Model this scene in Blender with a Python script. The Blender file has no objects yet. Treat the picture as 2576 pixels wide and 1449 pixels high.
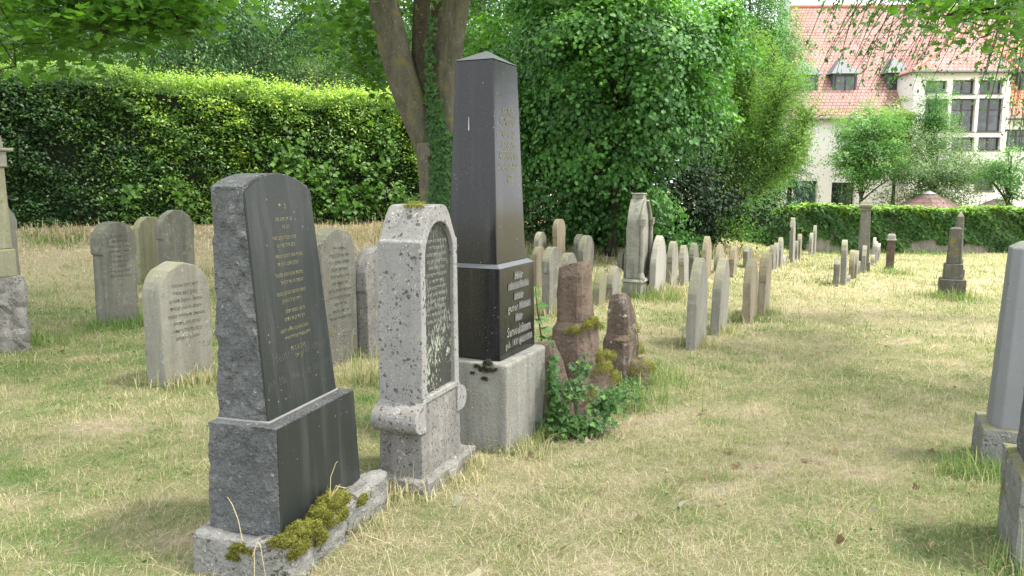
import bpy, bmesh, math, random
import numpy as np
from mathutils import Vector, Matrix, noise as mnoise

random.seed(7)
RNG = np.random.default_rng(11)
R = math.radians
SC = bpy.context.scene
COL = SC.collection

# ------------------------------------------------------------------ camera
EYE = 1.6
FPX = 1950.0                      # focal length for a 2576 px wide picture
PITCH = R(7.72)
cam_d = bpy.data.cameras.new('camera')
cam = bpy.data.objects.new('camera', cam_d)
COL.objects.link(cam)
cam_d.sensor_width = 36.0
cam_d.lens = 36.0 * FPX / 2576.0
cam_d.clip_start = 0.05
cam_d.clip_end = 2000.0
cam.location = (0, 0, EYE)
cam.rotation_euler = (math.pi / 2 - PITCH, 0, 0)
SC.camera = cam

# ------------------------------------------------------------------ sky, sun, exposure
SUN_DIR = Vector((0.62, -0.08, 1.25)).normalized()      # from the ground towards the sun
elev = math.asin(SUN_DIR.z)
azim = math.atan2(SUN_DIR.x, SUN_DIR.y)
world = bpy.data.worlds.new('World')
SC.world = world
world.use_nodes = True
wn = world.node_tree
wn.nodes.clear()
w_out = wn.nodes.new('ShaderNodeOutputWorld')
w_bg = wn.nodes.new('ShaderNodeBackground')
w_sky = wn.nodes.new('ShaderNodeTexSky')
w_sky.sky_type = 'NISHITA'
w_sky.sun_disc = False
w_sky.sun_elevation = elev
w_sky.sun_rotation = azim
w_sky.air_density = 1.0
w_sky.dust_density = 4.0
w_sky.ozone_density = 1.0
w_mix = wn.nodes.new('ShaderNodeMix')
w_mix.data_type = 'RGBA'
w_mix.inputs[0].default_value = 0.6                      # thin bright cloud over the blue
w_mix.inputs[7].default_value = (12.5, 12.8, 13.2, 1)
wn.links.new(w_sky.outputs[0], w_mix.inputs[6])
wn.links.new(w_mix.outputs[2], w_bg.inputs[0])
w_bg.inputs[1].default_value = 0.15
wn.links.new(w_bg.outputs[0], w_out.inputs[0])
sun_d = bpy.data.lights.new('sun', 'SUN')
sun_d.energy = 3.5
sun_d.angle = R(7)
sun_d.color = (1.0, 0.95, 0.86)
sun = bpy.data.objects.new('sun', sun_d)
COL.objects.link(sun)
sun.location = (0, 0, 30)
sun.rotation_euler = SUN_DIR.to_track_quat('Z', 'Y').to_euler()
vs = SC.view_settings
vs.view_transform = 'Standard'
vs.look = 'None'
vs.exposure = 1.15
vs.gamma = 1.0
vs.use_curve_mapping = False
SC.cycles.max_bounces = 7
SC.cycles.diffuse_bounces = 3
SC.cycles.transmission_bounces = 4
SC.cycles.transparent_max_bounces = 4

# ------------------------------------------------------------------ surveying: from a picture point to the place it shows
CP, SP = math.cos(PITCH), math.sin(PITCH)

def ray(px, py):
    x = (px - 1288) / FPX
    y = -(py - 724.5) / FPX
    return (x, CP + y * SP, -SP + y * CP)

def gz(x, y):
    x = np.asarray(x, float); y = np.asarray(y, float)
    z = -0.043 * np.clip(y - 2, 0, 31)
    t = (x + 9.1) * .6 - (y - 14.3) * .8
    amp = 1.3 + .02 * np.clip(y - 14, 0, 6)
    b = amp * np.exp(-np.clip(t, 0, 60) / 6.0)
    s = np.clip((x - 2) / 11, 0, 1)
    s = s * s * (3 - 2 * s)
    z = z + b * (1 - s)
    near = np.clip(1.4 - np.hypot(x, y) / 60, 0, 1)
    z = z + near * .018 * (np.sin(x * 1.7 + 1.1 * np.sin(y * .9)) + np.sin(y * 2.1 + x * .6))
    return z

def gzf(x, y):
    return float(gz(x, y))

def ghit(px, py):
    r = ray(px, py)
    t = .5
    while t < 150 and EYE + r[2] * t > gzf(r[0] * t, r[1] * t):
        t += .02 if t < 12 else .06
    return (r[0] * t, r[1] * t)

def atd(px, py, y):
    """point seen at picture point (px, py) standing at distance y"""
    r = ray(px, py)
    k = y / r[1]
    return Vector((r[0] * k, y, EYE + r[2] * k))

def zat(px, py, P):
    r = ray(px, py)
    return EYE + r[2] * math.hypot(*P[:2]) / math.hypot(r[0], r[1])

def ext(P, d, px, py):
    r = ray(px, py)
    return (P[1] * r[0] - P[0] * r[1]) / (d[0] * r[1] - d[1] * r[0])

# ------------------------------------------------------------------ materials
class NT:
    def __init__(s, name):
        s.m = bpy.data.materials.new(name)
        s.m.use_nodes = True
        s.t = s.m.node_tree
        s.t.nodes.clear()
        s.out = s.t.nodes.new('ShaderNodeOutputMaterial')

    def n(s, typ, **kw):
        nd = s.t.nodes.new('ShaderNode' + typ)
        for k, v in kw.items():
            if hasattr(nd, k):
                setattr(nd, k, v)
            else:
                s.set(nd.inputs[k], v)
        return nd

    def set(s, inp, v):
        if hasattr(v, 'links') or isinstance(v, bpy.types.NodeSocket):
            s.t.links.new(v, inp)
        elif isinstance(v, tuple) and len(v) == 3 and inp.type == 'RGBA':
            inp.default_value = (*v, 1)
        else:
            inp.default_value = v

    def coord(s, scale=(1, 1, 1), kind='Object', rnd=True):
        c = s.n('TexCoord')
        mp = s.n('Mapping')
        s.t.links.new(c.outputs[kind], mp.inputs[0])
        mp.inputs[3].default_value = scale
        if rnd:
            oi = s.n('ObjectInfo')
            k = s.math('MULTIPLY', oi.outputs['Random'], 37.0)
            cb = s.n('CombineXYZ')
            for i in range(3):
                s.t.links.new(k, cb.inputs[i])
            s.t.links.new(cb.outputs[0], mp.inputs[1])
        return mp.outputs[0]

    def noise(s, vec, scale, detail=4, rough=.55, dist=0.0):
        nd = s.n('TexNoise')
        s.set(nd.inputs['Vector'], vec)
        nd.inputs['Scale'].default_value = scale
        nd.inputs['Detail'].default_value = detail
        nd.inputs['Roughness'].default_value = rough
        nd.inputs['Distortion'].default_value = dist
        return nd.outputs['Fac']

    def voro(s, vec, scale, rnd=1.0, out='Distance'):
        nd = s.n('TexVoronoi')
        s.set(nd.inputs['Vector'], vec)
        nd.inputs['Scale'].default_value = scale
        nd.inputs['Randomness'].default_value = rnd
        return nd.outputs[out]

    def math(s, op, a, b=0.0, c=0.0, clamp=False):
        nd = s.n('Math')
        nd.operation = op
        nd.use_clamp = clamp
        for i, v in enumerate((a, b, c)):
            s.set(nd.inputs[i], v)
        return nd.outputs[0]

    def step(s, v, lo, hi, to0=0.0, to1=1.0):
        nd = s.n('MapRange')
        s.set(nd.inputs[0], v)
        nd.inputs[1].default_value = lo
        nd.inputs[2].default_value = hi
        nd.inputs[3].default_value = to0
        nd.inputs[4].default_value = to1
        nd.clamp = True
        return nd.outputs[0]

    def mix(s, f, a, b, blend='MIX'):
        nd = s.n('Mix')
        nd.data_type = 'RGBA'
        nd.blend_type = blend
        s.set(nd.inputs[0], f)
        s.set(nd.inputs[6], a if not isinstance(a, tuple) else (*a, 1))
        s.set(nd.inputs[7], b if not isinstance(b, tuple) else (*b, 1))
        return nd.outputs[2]

    def ramp(s, f, stops):
        nd = s.n('ValToRGB')
        s.set(nd.inputs[0], f)
        e = nd.color_ramp.elements
        while len(e) < len(stops):
            e.new(.5)
        for el, (p, c) in zip(e, stops):
            el.position = p
            el.color = (*c, 1)
        return nd.outputs[0]

    def bump(s, h, strength=.5, dist=.01):
        nd = s.n('Bump')
        s.set(nd.inputs['Height'], h)
        nd.inputs['Strength'].default_value = strength
        nd.inputs['Distance'].default_value = dist
        return nd.outputs[0]

    def pbr(s, col, rough=.9, normal=None, metal=0.0, spec=.5, coat=0.0):
        b = s.n('BsdfPrincipled')
        s.set(b.inputs['Base Color'], col if not isinstance(col, tuple) else (*col, 1))
        s.set(b.inputs['Roughness'], rough)
        b.inputs['Metallic'].default_value = metal
        b.inputs['Specular IOR Level'].default_value = spec
        b.inputs['Coat Weight'].default_value = coat
        if normal is not None:
            s.t.links.new(normal, b.inputs['Normal'])
        return b.outputs[0]

    def done(s, sh):
        s.t.links.new(sh, s.out.inputs[0])
        return s.m

def stone(name, c1, c2, light=.25, dark=.15, moss=.0, streak=.5, lichen_c=(.42, .43, .36), dark_c=(.05, .045, .05),
          moss_c=(.13, .13, .03), bump=.6, dist=.006, grain=90, rough=.92, lsc=22, dsc=26, topc=None, bsc=12):
    """weathered stone: two tones, rain streaks, pale and dark lichen discs, moss patches, grain"""
    t = NT(name)
    v = t.coord()
    vs_ = t.coord((9, 9, .8))
    c1 = tuple(x * .78 for x in c1); c2 = tuple(x * .78 for x in c2)
    base = t.mix(t.step(t.noise(v, 3.2, 5, .65), .35, .65), c1, c2)
    st = t.step(t.noise(vs_, 1.0, 4, .6), .42, .66)
    base = t.mix(t.math('MULTIPLY', st, streak * .75), base, tuple(x * .45 for x in c1))
    st2 = t.step(t.noise(t.coord((16, 16, 1.1)), 1.0, 3, .6), .52, .7)
    base = t.mix(t.math('MULTIPLY', st2, streak * .5), base, tuple(min(1, x * 1.3) for x in c2))
    base = t.mix(t.math('MULTIPLY', t.step(t.noise(v, 1.6, 4, .6), .45, .65), .45), base, tuple(x * .6 for x in c1))
    gr = t.noise(v, grain, 3, .7)
    base = t.mix(t.step(gr, .3, .7, 0, .35), base, tuple(min(1, x * 1.35) for x in c2))
    fine = t.noise(v, grain * 2.3, 2, .6)
    base = t.mix(t.step(fine, .55, .8, 0, .4), base, tuple(x * .45 for x in c1))
    hts = t.math('MULTIPLY', gr, .6)
    if topc is not None:
        g = t.n('NewGeometry')
        sx = t.n('SeparateXYZ')
        t.t.links.new(g.outputs['Normal'], sx.inputs[0])
        up = t.math('MULTIPLY', t.step(sx.outputs[2], .15, .6), t.step(t.noise(v, 14, 4, .7), .35, .55))
        base = t.mix(t.math('MULTIPLY', up, .75), base, topc)
    if light > 0:
        jit = t.math('MULTIPLY', t.noise(v, 9, 3, .6), 1.0)
        wl = t.n('VectorMath'); wl.operation = 'MULTIPLY_ADD'
        nl = t.n('TexNoise'); t.set(nl.inputs['Vector'], v); nl.inputs['Scale'].default_value = 40; nl.inputs['Detail'].default_value = 3
        t.t.links.new(nl.outputs['Color'], wl.inputs[0]); wl.inputs[1].default_value = (.035, .035, .035); t.t.links.new(v, wl.inputs[2])
        d = t.math('ADD', t.voro(wl.outputs[0], lsc * 2.2), t.step(t.noise(v, 17, 2), .3, .7, -.1, .25))
        sel = t.math('MULTIPLY', t.step(d, .20, .34, 1, 0), t.step(jit, .64 - light * .3, .74 - light * .3, 0, .7))
        pat = t.math('MULTIPLY', t.step(t.noise(v, 7, 6, .75, .3), .53, .68), light * .8)
        base = t.mix(pat, base, tuple(x * .75 for x in lichen_c))
        base = t.mix(sel, base, lichen_c)
        hts = t.math('ADD', hts, t.math('MULTIPLY', sel, .25))
    if dark > 0:
        v2 = t.coord((1.1, 1.1, 1.0))
        wv = t.n('VectorMath'); wv.operation = 'MULTIPLY_ADD'
        nv = t.n('TexNoise'); t.set(nv.inputs['Vector'], v); nv.inputs['Scale'].default_value = 34; nv.inputs['Detail'].default_value = 3
        t.t.links.new(nv.outputs['Color'], wv.inputs[0]); wv.inputs[1].default_value = (.03, .03, .03); t.t.links.new(v2, wv.inputs[2])
        d = t.voro(wv.outputs[0], dsc * 1.7)
        d2 = t.voro(wv.outputs[0], dsc * 3.4)
        dd = t.math('MINIMUM', t.math('ADD', d, t.step(t.noise(v2, 21, 2), .3, .7, -.12, .2)), t.math('ADD', d2, .06))
        sel = t.math('MULTIPLY', t.step(dd, .24, .33, 1, 0),
                     t.step(t.noise(v2, 6.5, 5, .75), .62 - dark * .3, .70 - dark * .3, 0, .85))
        base = t.mix(sel, base, dark_c)
        hts = t.math('ADD', hts, t.math('MULTIPLY', sel, .3))
    if moss > 0:
        f = t.step(t.noise(v, 6, 5, .7), .66 - moss * .3, .72 - moss * .3)
        base = t.mix(f, base, moss_c)
        hts = t.math('ADD', hts, t.math('MULTIPLY', f, .8))
    big = t.noise(v, bsc, 4, .65)
    hts = t.math('ADD', hts, big)
    return t.done(t.pbr(base, rough, t.bump(hts, bump, dist), spec=.25))

M = {}
M['sand'] = stone('weathered_sandstone', (.235, .225, .19), (.33, .315, .26), .45, .25, 0, .8, topc=(.23, .22, .13))
M['sand_dark'] = stone('dark_sandstone', (.15, .145, .12), (.24, .23, .19), .5, .3, .1, .9, topc=(.17, .17, .1))
M['sand_green'] = stone('mossy_sandstone', (.24, .235, .15), (.33, .32, .22), .35, .12, .25, .6, moss_c=(.19, .2, .06), topc=(.2, .2, .08))
M['sand_brown'] = stone('brown_sandstone', (.235, .185, .125), (.33, .285, .2), .45, .25, .05, .8, topc=(.2, .19, .11))
M['sand_pale'] = stone('pale_limestone', (.33, .32, .28), (.45, .43, .38), .5, .15, 0, .8, topc=(.3, .28, .22))
M['granite_rough'] = stone('rough_hewn_granite', (.075, .082, .082), (.21, .215, .215), .35, .05, 0, .15, lichen_c=(.5, .5, .48), bump=1.0, dist=.045, grain=70, lsc=14, bsc=26)
M['granite_cap'] = stone('granite_kerb', (.2, .2, .18), (.31, .3, .28), .5, .3, .3, .5, bump=.9, dist=.02, grain=50, moss_c=(.07, .06, .02))
M['lime_spotted'] = stone('spotted_grey_limestone', (.25, .245, .235), (.36, .35, .34), .7, .7, 0, .35, dark_c=(.06, .05, .052), bump=.45, lsc=26, dsc=19, topc=(.17, .16, .14))
M['lime_dirty'] = stone('stained_grey_limestone', (.19, .18, .165), (.3, .285, .265), .6, .7, 0, .9, dark_c=(.06, .05, .052), bump=.5, lsc=24, dsc=22)
M['concrete'] = stone('pebbled_concrete', (.24, .235, .2), (.4, .39, .35), .5, .15, .04, .8, bump=1.0, dist=.008, grain=80, bsc=60, moss_c=(.16, .17, .1))
M['concrete_side'] = stone('stained_concrete', (.2, .195, .16), (.31, .3, .25), .2, .15, .1, 1.0, bump=.7, dist=.006, grain=110, moss_c=(.14, .14, .08))
M['grey_smooth'] = stone('smooth_grey_granite', (.225, .235, .245), (.28, .285, .29), .1, .1, 0, .25, bump=.35, dist=.003, grain=150, dsc=40, topc=(.26, .26, .18))
M['mossy_base'] = stone('mossy_grey_base', (.19, .19, .18), (.28, .275, .26), .45, .3, .22, .5, moss_c=(.15, .15, .045), bump=.9, dist=.012, grain=60, topc=(.2, .19, .06))
M['dark_rough'] = stone('dark_rough_granite', (.075, .075, .08), (.16, .16, .165), .35, .2, 0, .2, bump=1, dist=.02, grain=70)
M['red_sand'] = stone('red_sandstone', (.125, .088, .066), (.215, .158, .12), .22, .25, .12, .8, lichen_c=(.4, .38, .34), bump=1.0, dist=.02, grain=45, moss_c=(.1, .1, .03))
M['red_brown'] = stone('brown_red_sandstone', (.105, .074, .055), (.19, .14, .105), .55, .3, .18, .8, lichen_c=(.46, .45, .42), bump=1.0, dist=.02, grain=45, moss_c=(.09, .1, .03), lsc=5)
M['gothic'] = stone('lichened_gothic_stone', (.22, .215, .17), (.34, .33, .28), .7, .4, .1, .8, topc=(.35, .34, .27))
M['yellow_lichen'] = stone('dark_stone_with_yellow_lichen', (.09, .085, .07), (.16, .15, .125), .4, .2, .3, .6, moss_c=(.16, .14, .05))
M['brown_slab'] = stone('dark_brown_stone', (.085, .06, .045), (.13, .1, .075), .3, .2, .1, .6)
M['plaster'] = stone('old_wall_plaster', (.24, .22, .18), (.36, .33, .27), .0, .2, .3, .7, moss_c=(.13, .13, .09), bump=.8, dist=.02, grain=30)

def polished(name, c, rough, speck=.25, streak=0.0, spec=.5):
    t = NT(name)
    v = t.coord()
    sp = t.step(t.noise(v, 260, 2, .7), .58, .75)
    col = t.mix(t.math('MULTIPLY', sp, speck), c, (.25, .25, .26))
    v3 = t.coord((14, 14, .7))
    col = t.mix(t.math('MULTIPLY', t.step(t.noise(v3, 1, 4, .6), .5, .75), streak), col, (.09, .092, .09))
    spot = t.math('MULTIPLY', t.step(t.voro(v, 30), .10, .13, 1, 0), t.step(t.noise(v, 7, 2), .55, .6))
    col = t.mix(t.math('MULTIPLY', spot, .5), col, (.3, .3, .28))
    rg = t.math('ADD', t.step(t.noise(v, 3, 4, .6), .3, .7, rough, rough + .08), t.math('MULTIPLY', sp, .2))
    return t.done(t.pbr(col, rg, t.bump(t.noise(v, 180, 2), .04, .002), spec=spec))

M['black_gran'] = polished('black_polished_granite', (.011, .011, .012), .10, .35, .25, .32)
M['cap_gran'] = polished('sky_sheen_granite', (.09, .095, .1), .38, .3, .3)  # paler base colour stands in for sky reflected in cap and ledge
M['black_matt'] = polished('weathered_black_granite', (.016, .02, .019), .36, .3, .45, .38)

def plain(name, c, rough=.8, metal=0.0, var=.0, vsc=8, bump=0.0):
    t = NT(name)
    v = t.coord()
    col = c
    if var:
        col = t.mix(t.noise(v, vsc, 4, .6), tuple(x * (1 - var) for x in c), tuple(min(1, x * (1 + var)) for x in c))
    nm = t.bump(t.noise(v, vsc * 3, 3), bump, .005) if bump else None
    return t.done(t.pbr(col, rough, nm, metal=metal))

M['gold'] = plain('worn_gilding', (.19, .175, .085), .6, .1, .7, 45)
M['silver'] = plain('worn_silver_lettering', (.24, .24, .225), .6, 0, .7, 60)
M['faint'] = plain('faint_carving', (.06, .064, .062), .7, 0, .7, 35)
M['carved'] = plain('carved_letters', (.085, .08, .07), .95, 0, .4, 40)
M['lead'] = plain('grey_letter_background', (.075, .075, .072), .6, 0, .4, 90)
M['mortar'] = plain('mortar', (.27, .26, .23), .95, 0, .2, 40)
M['white_drop'] = plain('white_dropping', (.45, .45, .43), .8)

def slate_panel():
    t = NT('dark_slate_with_pale_lichen')
    v = t.coord()
    a = t.math('ADD', t.math('MULTIPLY', t.noise(t.coord((1, 1, .35)), 75, 3, .8), .6), t.math('MULTIPLY', t.noise(v, 5, 3, .6), .4))
    f = t.step(a, .53, .57)
    sx = t.n('SeparateXYZ')
    t.set(sx.inputs[0], t.coord(rnd=False))
    low = t.step(sx.outputs[2], .95, .5, .0, 1)
    f = t.math('MULTIPLY', f, t.math('ADD', low, .35, clamp=True))
    col = t.mix(f, (.026, .028, .023), (.30, .32, .25))
    return t.done(t.pbr(col, .75, t.bump(a, .3, .003)))
M['slate'] = slate_panel()

def leaf_mat(name, stops, trans=.35, rough=.5, spec=.35):
    t = NT(name)
    a = t.n('Attribute')
    a.attribute_name = 'tint'
    c = t.ramp(a.outputs['Fac'], stops)
    b = t.n('BsdfPrincipled')
    t.set(b.inputs['Base Color'], c)
    b.inputs['Roughness'].default_value = rough
    b.inputs['Specular IOR Level'].default_value = spec
    tr = t.n('BsdfTranslucent')
    t.set(tr.inputs[0], t.mix(.75, c, (1.0, 1.25, .35), 'MULTIPLY'))
    mx = t.n('MixShader')
    mx.inputs[0].default_value = trans
    t.t.links.new(b.outputs[0], mx.inputs[1])
    t.t.links.new(tr.outputs[0], mx.inputs[2])
    return t.done(mx.outputs[0])

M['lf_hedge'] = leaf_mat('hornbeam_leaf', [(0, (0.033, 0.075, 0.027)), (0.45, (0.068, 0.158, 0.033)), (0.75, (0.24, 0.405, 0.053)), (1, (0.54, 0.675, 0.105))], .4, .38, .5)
M['lf_maple'] = leaf_mat('maple_leaf', [(0, (0.051, 0.123, 0.023)), (0.5, (0.094, 0.217, 0.032)), (1, (0.203, 0.377, 0.043))], .5, .5)
M['lf_bush'] = leaf_mat('hazel_leaf', [(0, (0.045, 0.121, 0.035)), (0.5, (0.081, 0.217, 0.048)), (1, (0.21, 0.435, 0.073))], .32, .5, .3)
M['lf_dark'] = leaf_mat('dark_tree_leaf', [(0, (0.038, 0.081, 0.035)), (0.5, (0.074, 0.161, 0.056)), (1, (0.175, 0.296, 0.108))], .32, .6, .2)
M['lf_olive'] = leaf_mat('olive_tree_leaf', [(0, (.085, .17, .045)), (.5, (.155, .28, .07)), (1, (.26, .39, .10))], .5, .5)
M['lf_fresh'] = leaf_mat('fresh_tree_leaf', [(0, (0.068, 0.176, 0.047)), (0.5, (0.115, 0.27, 0.068)), (1, (0.27, 0.486, 0.121))], .45, .5)
M['lf_apple'] = leaf_mat('greyish_fruit_tree_leaf', [(0, (0.088, 0.163, 0.062)), (0.5, (0.163, 0.25, 0.106)), (1, (0.275, 0.388, 0.175))], .4, .5)
M['lf_lime'] = leaf_mat('yellow_green_leaf', [(0, (0.096, 0.18, 0.036)), (0.5, (0.192, 0.312, 0.054)), (1, (0.36, 0.48, 0.096))], .45, .5)
M['lf_ivy'] = leaf_mat('ivy_leaf', [(0, (0.034, 0.081, 0.027)), (0.5, (0.068, 0.155, 0.038)), (0.8, (0.149, 0.284, 0.047)), (1, (0.311, 0.486, 0.061))], .3, .5, .25)
M['lf_filler'] = leaf_mat('shade_filler_leaf', [(0, (.012, .03, .014)), (.6, (.025, .055, .022)), (1, (.05, .10, .035))], .15, .6, .2)  # near-black leaf of the added shrub that fills in shade
M['needle'] = leaf_mat('spruce_needles', [(0, (0.022, 0.06, 0.03)), (0.6, (0.045, 0.12, 0.053)), (1, (0.135, 0.3, 0.105))], .2, .6)
M['moss'] = leaf_mat('moss', [(0, (.07, .06, .02)), (.5, (.17, .17, .035)), (1, (.29, .29, .07))], .2, .9, .1)
M['dry'] = leaf_mat('dry_leaf', [(0, (.16, .1, .06)), (.5, (.3, .22, .14)), (1, (.36, .38, .28))], .2, .8, .1)
GRASS_STOPS = [(0, (.085, .18, .04)), (.28, (.18, .27, .08)), (.5, (.36, .35, .17)), (.78, (.60, .51, .35)), (1, (.25, .18, .125))]
M['grass'] = leaf_mat('mown_grass', GRASS_STOPS, .25, .7, .15)

def ground_mat():
    t = NT('meadow_soil_and_thatch')
    a = t.n('Attribute')
    a.attribute_name = 'tint'
    c = t.coord(rnd=False)
    f = t.math('ADD', a.outputs['Fac'], t.step(t.noise(c, 14, 5, .7), .2, .8, -.22, .22))
    col = t.ramp(f, [(p, tuple(x * .8 for x in k)) for p, k in GRASS_STOPS])
    fine = t.noise(c, 90, 4, .8)
    col = t.mix(t.step(fine, .45, .7, 0, .6), col, (.10, .075, .045))
    sv = t.coord((1, .22, 1), rnd=False)
    col = t.mix(t.step(t.noise(sv, 190, 3, .8, 1.5), .52, .68, 0, .7), col, (.5, .44, .3))
    sv2 = t.coord((.25, 1, 1), rnd=False)
    col = t.mix(t.step(t.noise(sv2, 170, 3, .8, 1.2), .54, .7, 0, .6), col, (.07, .075, .03))
    h = t.math('ADD', fine, t.noise(c, 18, 4, .7))
    return t.done(t.pbr(col, .95, t.bump(h, .9, .03), spec=.1))
M['ground'] = ground_mat()

def bark(name, c1, c2, patch=None, sc=14, moss=None):
    t = NT(name)
    v = t.coord((1, 1, .3))
    n1 = t.noise(v, sc, 6, .7, .4)
    col = t.mix(t.step(n1, .35, .65), c1, c2)
    v2 = t.coord()
    if patch:
        col = t.mix(t.step(t.noise(v2, 4.5, 4, .6), .56, .62), col, patch)
        col = t.mix(t.step(t.noise(v2, 26, 3, .6), .6, .68, 0, .7), col, (.22, .21, .18))
    if moss:
        col = t.mix(t.step(t.noise(v2, 2.1, 4, .7), .45, .6), col, moss)
    return t.done(t.pbr(col, .95, t.bump(n1, 1.0, .03), spec=.15))
M['bark_maple'] = bark('maple_bark', (.075, .068, .052), (.135, .12, .09), (.14, .125, .06), 12)
M['bark_dark'] = bark('dark_bark', (.03, .026, .02), (.075, .065, .05), None, 12)
M['bark_shade'] = bark('shaded_maple_bark', (.05, .042, .03), (.1, .085, .06), (.09, .085, .03), 12)  # darker copy of the maple bark: shade put into the rear stems' colour
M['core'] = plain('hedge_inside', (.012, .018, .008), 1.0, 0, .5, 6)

def roof_tiles(name, c1, c2, c3, sx=4.6, axis='xz'):
    t = NT(name)
    cc = t.n('TexCoord')
    sp = t.n('SeparateXYZ')
    t.t.links.new(cc.outputs['Object'], sp.inputs[0])
    cb = t.n('CombineXYZ')
    t.t.links.new(sp.outputs[0], cb.inputs[0])
    t.set(cb.inputs[1], t.math('MULTIPLY', sp.outputs[2], 1.0))
    br = t.n('TexBrick')
    t.t.links.new(cb.outputs[0], br.inputs['Vector'])
    br.inputs['Scale'].default_value = 1.0
    br.inputs['Brick Width'].default_value = .24
    br.inputs['Row Height'].default_value = .2
    br.inputs['Mortar Size'].default_value = .022
    br.inputs['Mortar Smooth'].default_value = .6
    br.offset = .5
    br.inputs['Color1'].default_value = (*c1, 1)
    br.inputs['Color2'].default_value = (*c2, 1)
    br.inputs['Mortar'].default_value = (*c3, 1)
    big = t.noise(cb.outputs[0], .8, 4, .6)
    col = t.mix(t.step(big, .35, .7, 0, .75), br.outputs['Color'], (.30, .21, .185))
    h = t.math('SUBTRACT', 1.0, br.outputs['Fac'])
    return t.done(t.pbr(col, .75, t.bump(h, .9, .05), spec=.3))
M['tiles'] = roof_tiles('red_roof_tiles', (.37, .185, .155), (.27, .13, .11), (.11, .055, .045))
M['tiles_orange'] = roof_tiles('orange_roof_tiles', (.6, .22, .09), (.5, .17, .08), (.16, .06, .03))
M['shingle'] = roof_tiles('brown_red_shingles', (.16, .085, .075), (.13, .07, .06), (.09, .05, .045))
M['white_wall'] = plain('cream_render', (.72, .69, .63), .9, 0, .06, 1.5, .1)
M['frame_brown'] = plain('dark_brown_window_frame', (.045, .03, .028), .6)
M['zinc'] = plain('grey_zinc', (.085, .10, .10), .65, .0, .15, 3)
M['steel'] = plain('stainless_steel', (.3, .32, .33), .25, 1.0)
M['copping'] = plain('red_clay_coping', (.5, .2, .14), .85, 0, .25, 6)

M['cap_grey'] = plain('pale_zinc_cap', (.42, .43, .44), .5, 0, .1, 4)

def glass():
    t = NT('window_glass')
    v = t.coord()
    c = t.mix(t.step(t.noise(v, 2, 2), .45, .6), (.012, .016, .018), (.05, .06, .065))
    return t.done(t.pbr(c, .06, None, spec=.8))
M['glass'] = glass()

# ------------------------------------------------------------------ mesh helpers
def tag(o, label=None, cat=None, group=None, kind=None):
    if label: o['label'] = label
    if cat: o['category'] = cat
    if group: o['group'] = group
    if kind: o['kind'] = kind
    return o

def obj(name, me, mat=None, parent=None):
    o = bpy.data.objects.new(name, me)
    COL.objects.link(o)
    if mat is not None:
        me.materials.append(mat)
    if parent is not None:
        o.parent = parent
    return o

def empty(name, loc, rz=0.0):
    o = bpy.data.objects.new(name, None)
    COL.objects.link(o)
    o.empty_display_size = .2
    o.location = loc
    o.rotation_euler = (0, 0, rz)
    return o

def mesh_np(name, V, nper, idx, tint=None):
    """polygons that all have nper corners; idx is a flat array of corner indices"""
    me = bpy.data.meshes.new(name)
    V = np.ascontiguousarray(V, np.float32)
    idx = np.ascontiguousarray(idx, np.int32).ravel()
    nf = len(idx) // nper
    me.vertices.add(len(V))
    me.vertices.foreach_set('co', V.ravel())
    me.loops.add(len(idx))
    me.loops.foreach_set('vertex_index', idx)
    me.polygons.add(nf)
    me.polygons.foreach_set('loop_start', np.arange(nf, dtype=np.int32) * nper)
    if tint is not None:
        a = me.attributes.new('tint', 'FLOAT', 'POINT')
        a.data.foreach_set('value', np.ascontiguousarray(tint, np.float32))
    me.update(calc_edges=True)
    return me

SHAPES = {
    'ovate': (np.array([(0, 0, 0), (.45, .27, .07), (1, 0, -.06), (.45, -.27, .07)]), [(0, 1, 2), (0, 2, 3)]),
    'thin': (np.array([(0, 0, 0), (.45, .15, .04), (1, 0, -.1), (.45, -.15, .04)]), [(0, 1, 2), (0, 2, 3)]),
    'round': (np.array([(0, 0, 0), (.22, .38, .06), (.7, .4, .05), (1, 0, -.05), (.7, -.4, .05), (.22, -.38, .06)]), [(0, 1, 2), (0, 2, 3), (0, 3, 4), (0, 4, 5)]),
}
_mp = [(0, 0), (.02, .32), (.18, .26), (.3, .62), (.42, .3), (.62, .5), (.6, .24), (1, 0), (.6, -.24), (.62, -.5), (.42, -.3), (.3, -.62), (.18, -.26), (.02, -.32)]
SHAPES['maple'] = (np.array([(.3, 0, -.04)] + [(x, y, .05 * abs(y) * 2) for x, y in _mp]), [(0, i, i + 1) for i in range(1, 14)] + [(0, 14, 1)])
_iv = [(0, 0), (.0, .34), (.3, .55), (.45, .3), (1, 0), (.45, -.3), (.3, -.55), (.0, -.34)]
SHAPES['ivy'] = (np.array([(.3, 0, -.04)] + [(x, y, .06 * abs(y) * 2) for x, y in _iv]), [(0, i, i + 1) for i in range(1, 8)] + [(0, 8, 1)])

def unit(a):
    return a / np.maximum(np.linalg.norm(a, axis=1, keepdims=True), 1e-9)

def leaf_mesh(name, P, size, N, tint, shape='ovate', droop=.4, axis=None):
    P = np.asarray(P, float); n = len(P)
    N = unit(np.asarray(N, float))
    if axis is None:
        A = RNG.normal(size=(n, 3)); A[:, 2] -= droop
    else:
        A = axis
    A = unit(A - N * (A * N).sum(1, keepdims=True))
    B = np.cross(N, A)
    S, F = SHAPES[shape]
    k = len(S)
    size = np.broadcast_to(size, (n,))
    V = P[:, None, :] + size[:, None, None] * (S[None, :, 0:1] * A[:, None, :] + S[None, :, 1:2] * B[:, None, :] + S[None, :, 2:3] * N[:, None, :])
    F = np.array(F)
    idx = (np.arange(n) * k)[:, None, None] + F[None]
    return mesh_np(name, V.reshape(-1, 3), 3, idx, np.repeat(np.clip(tint, 0, 1), k))

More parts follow.
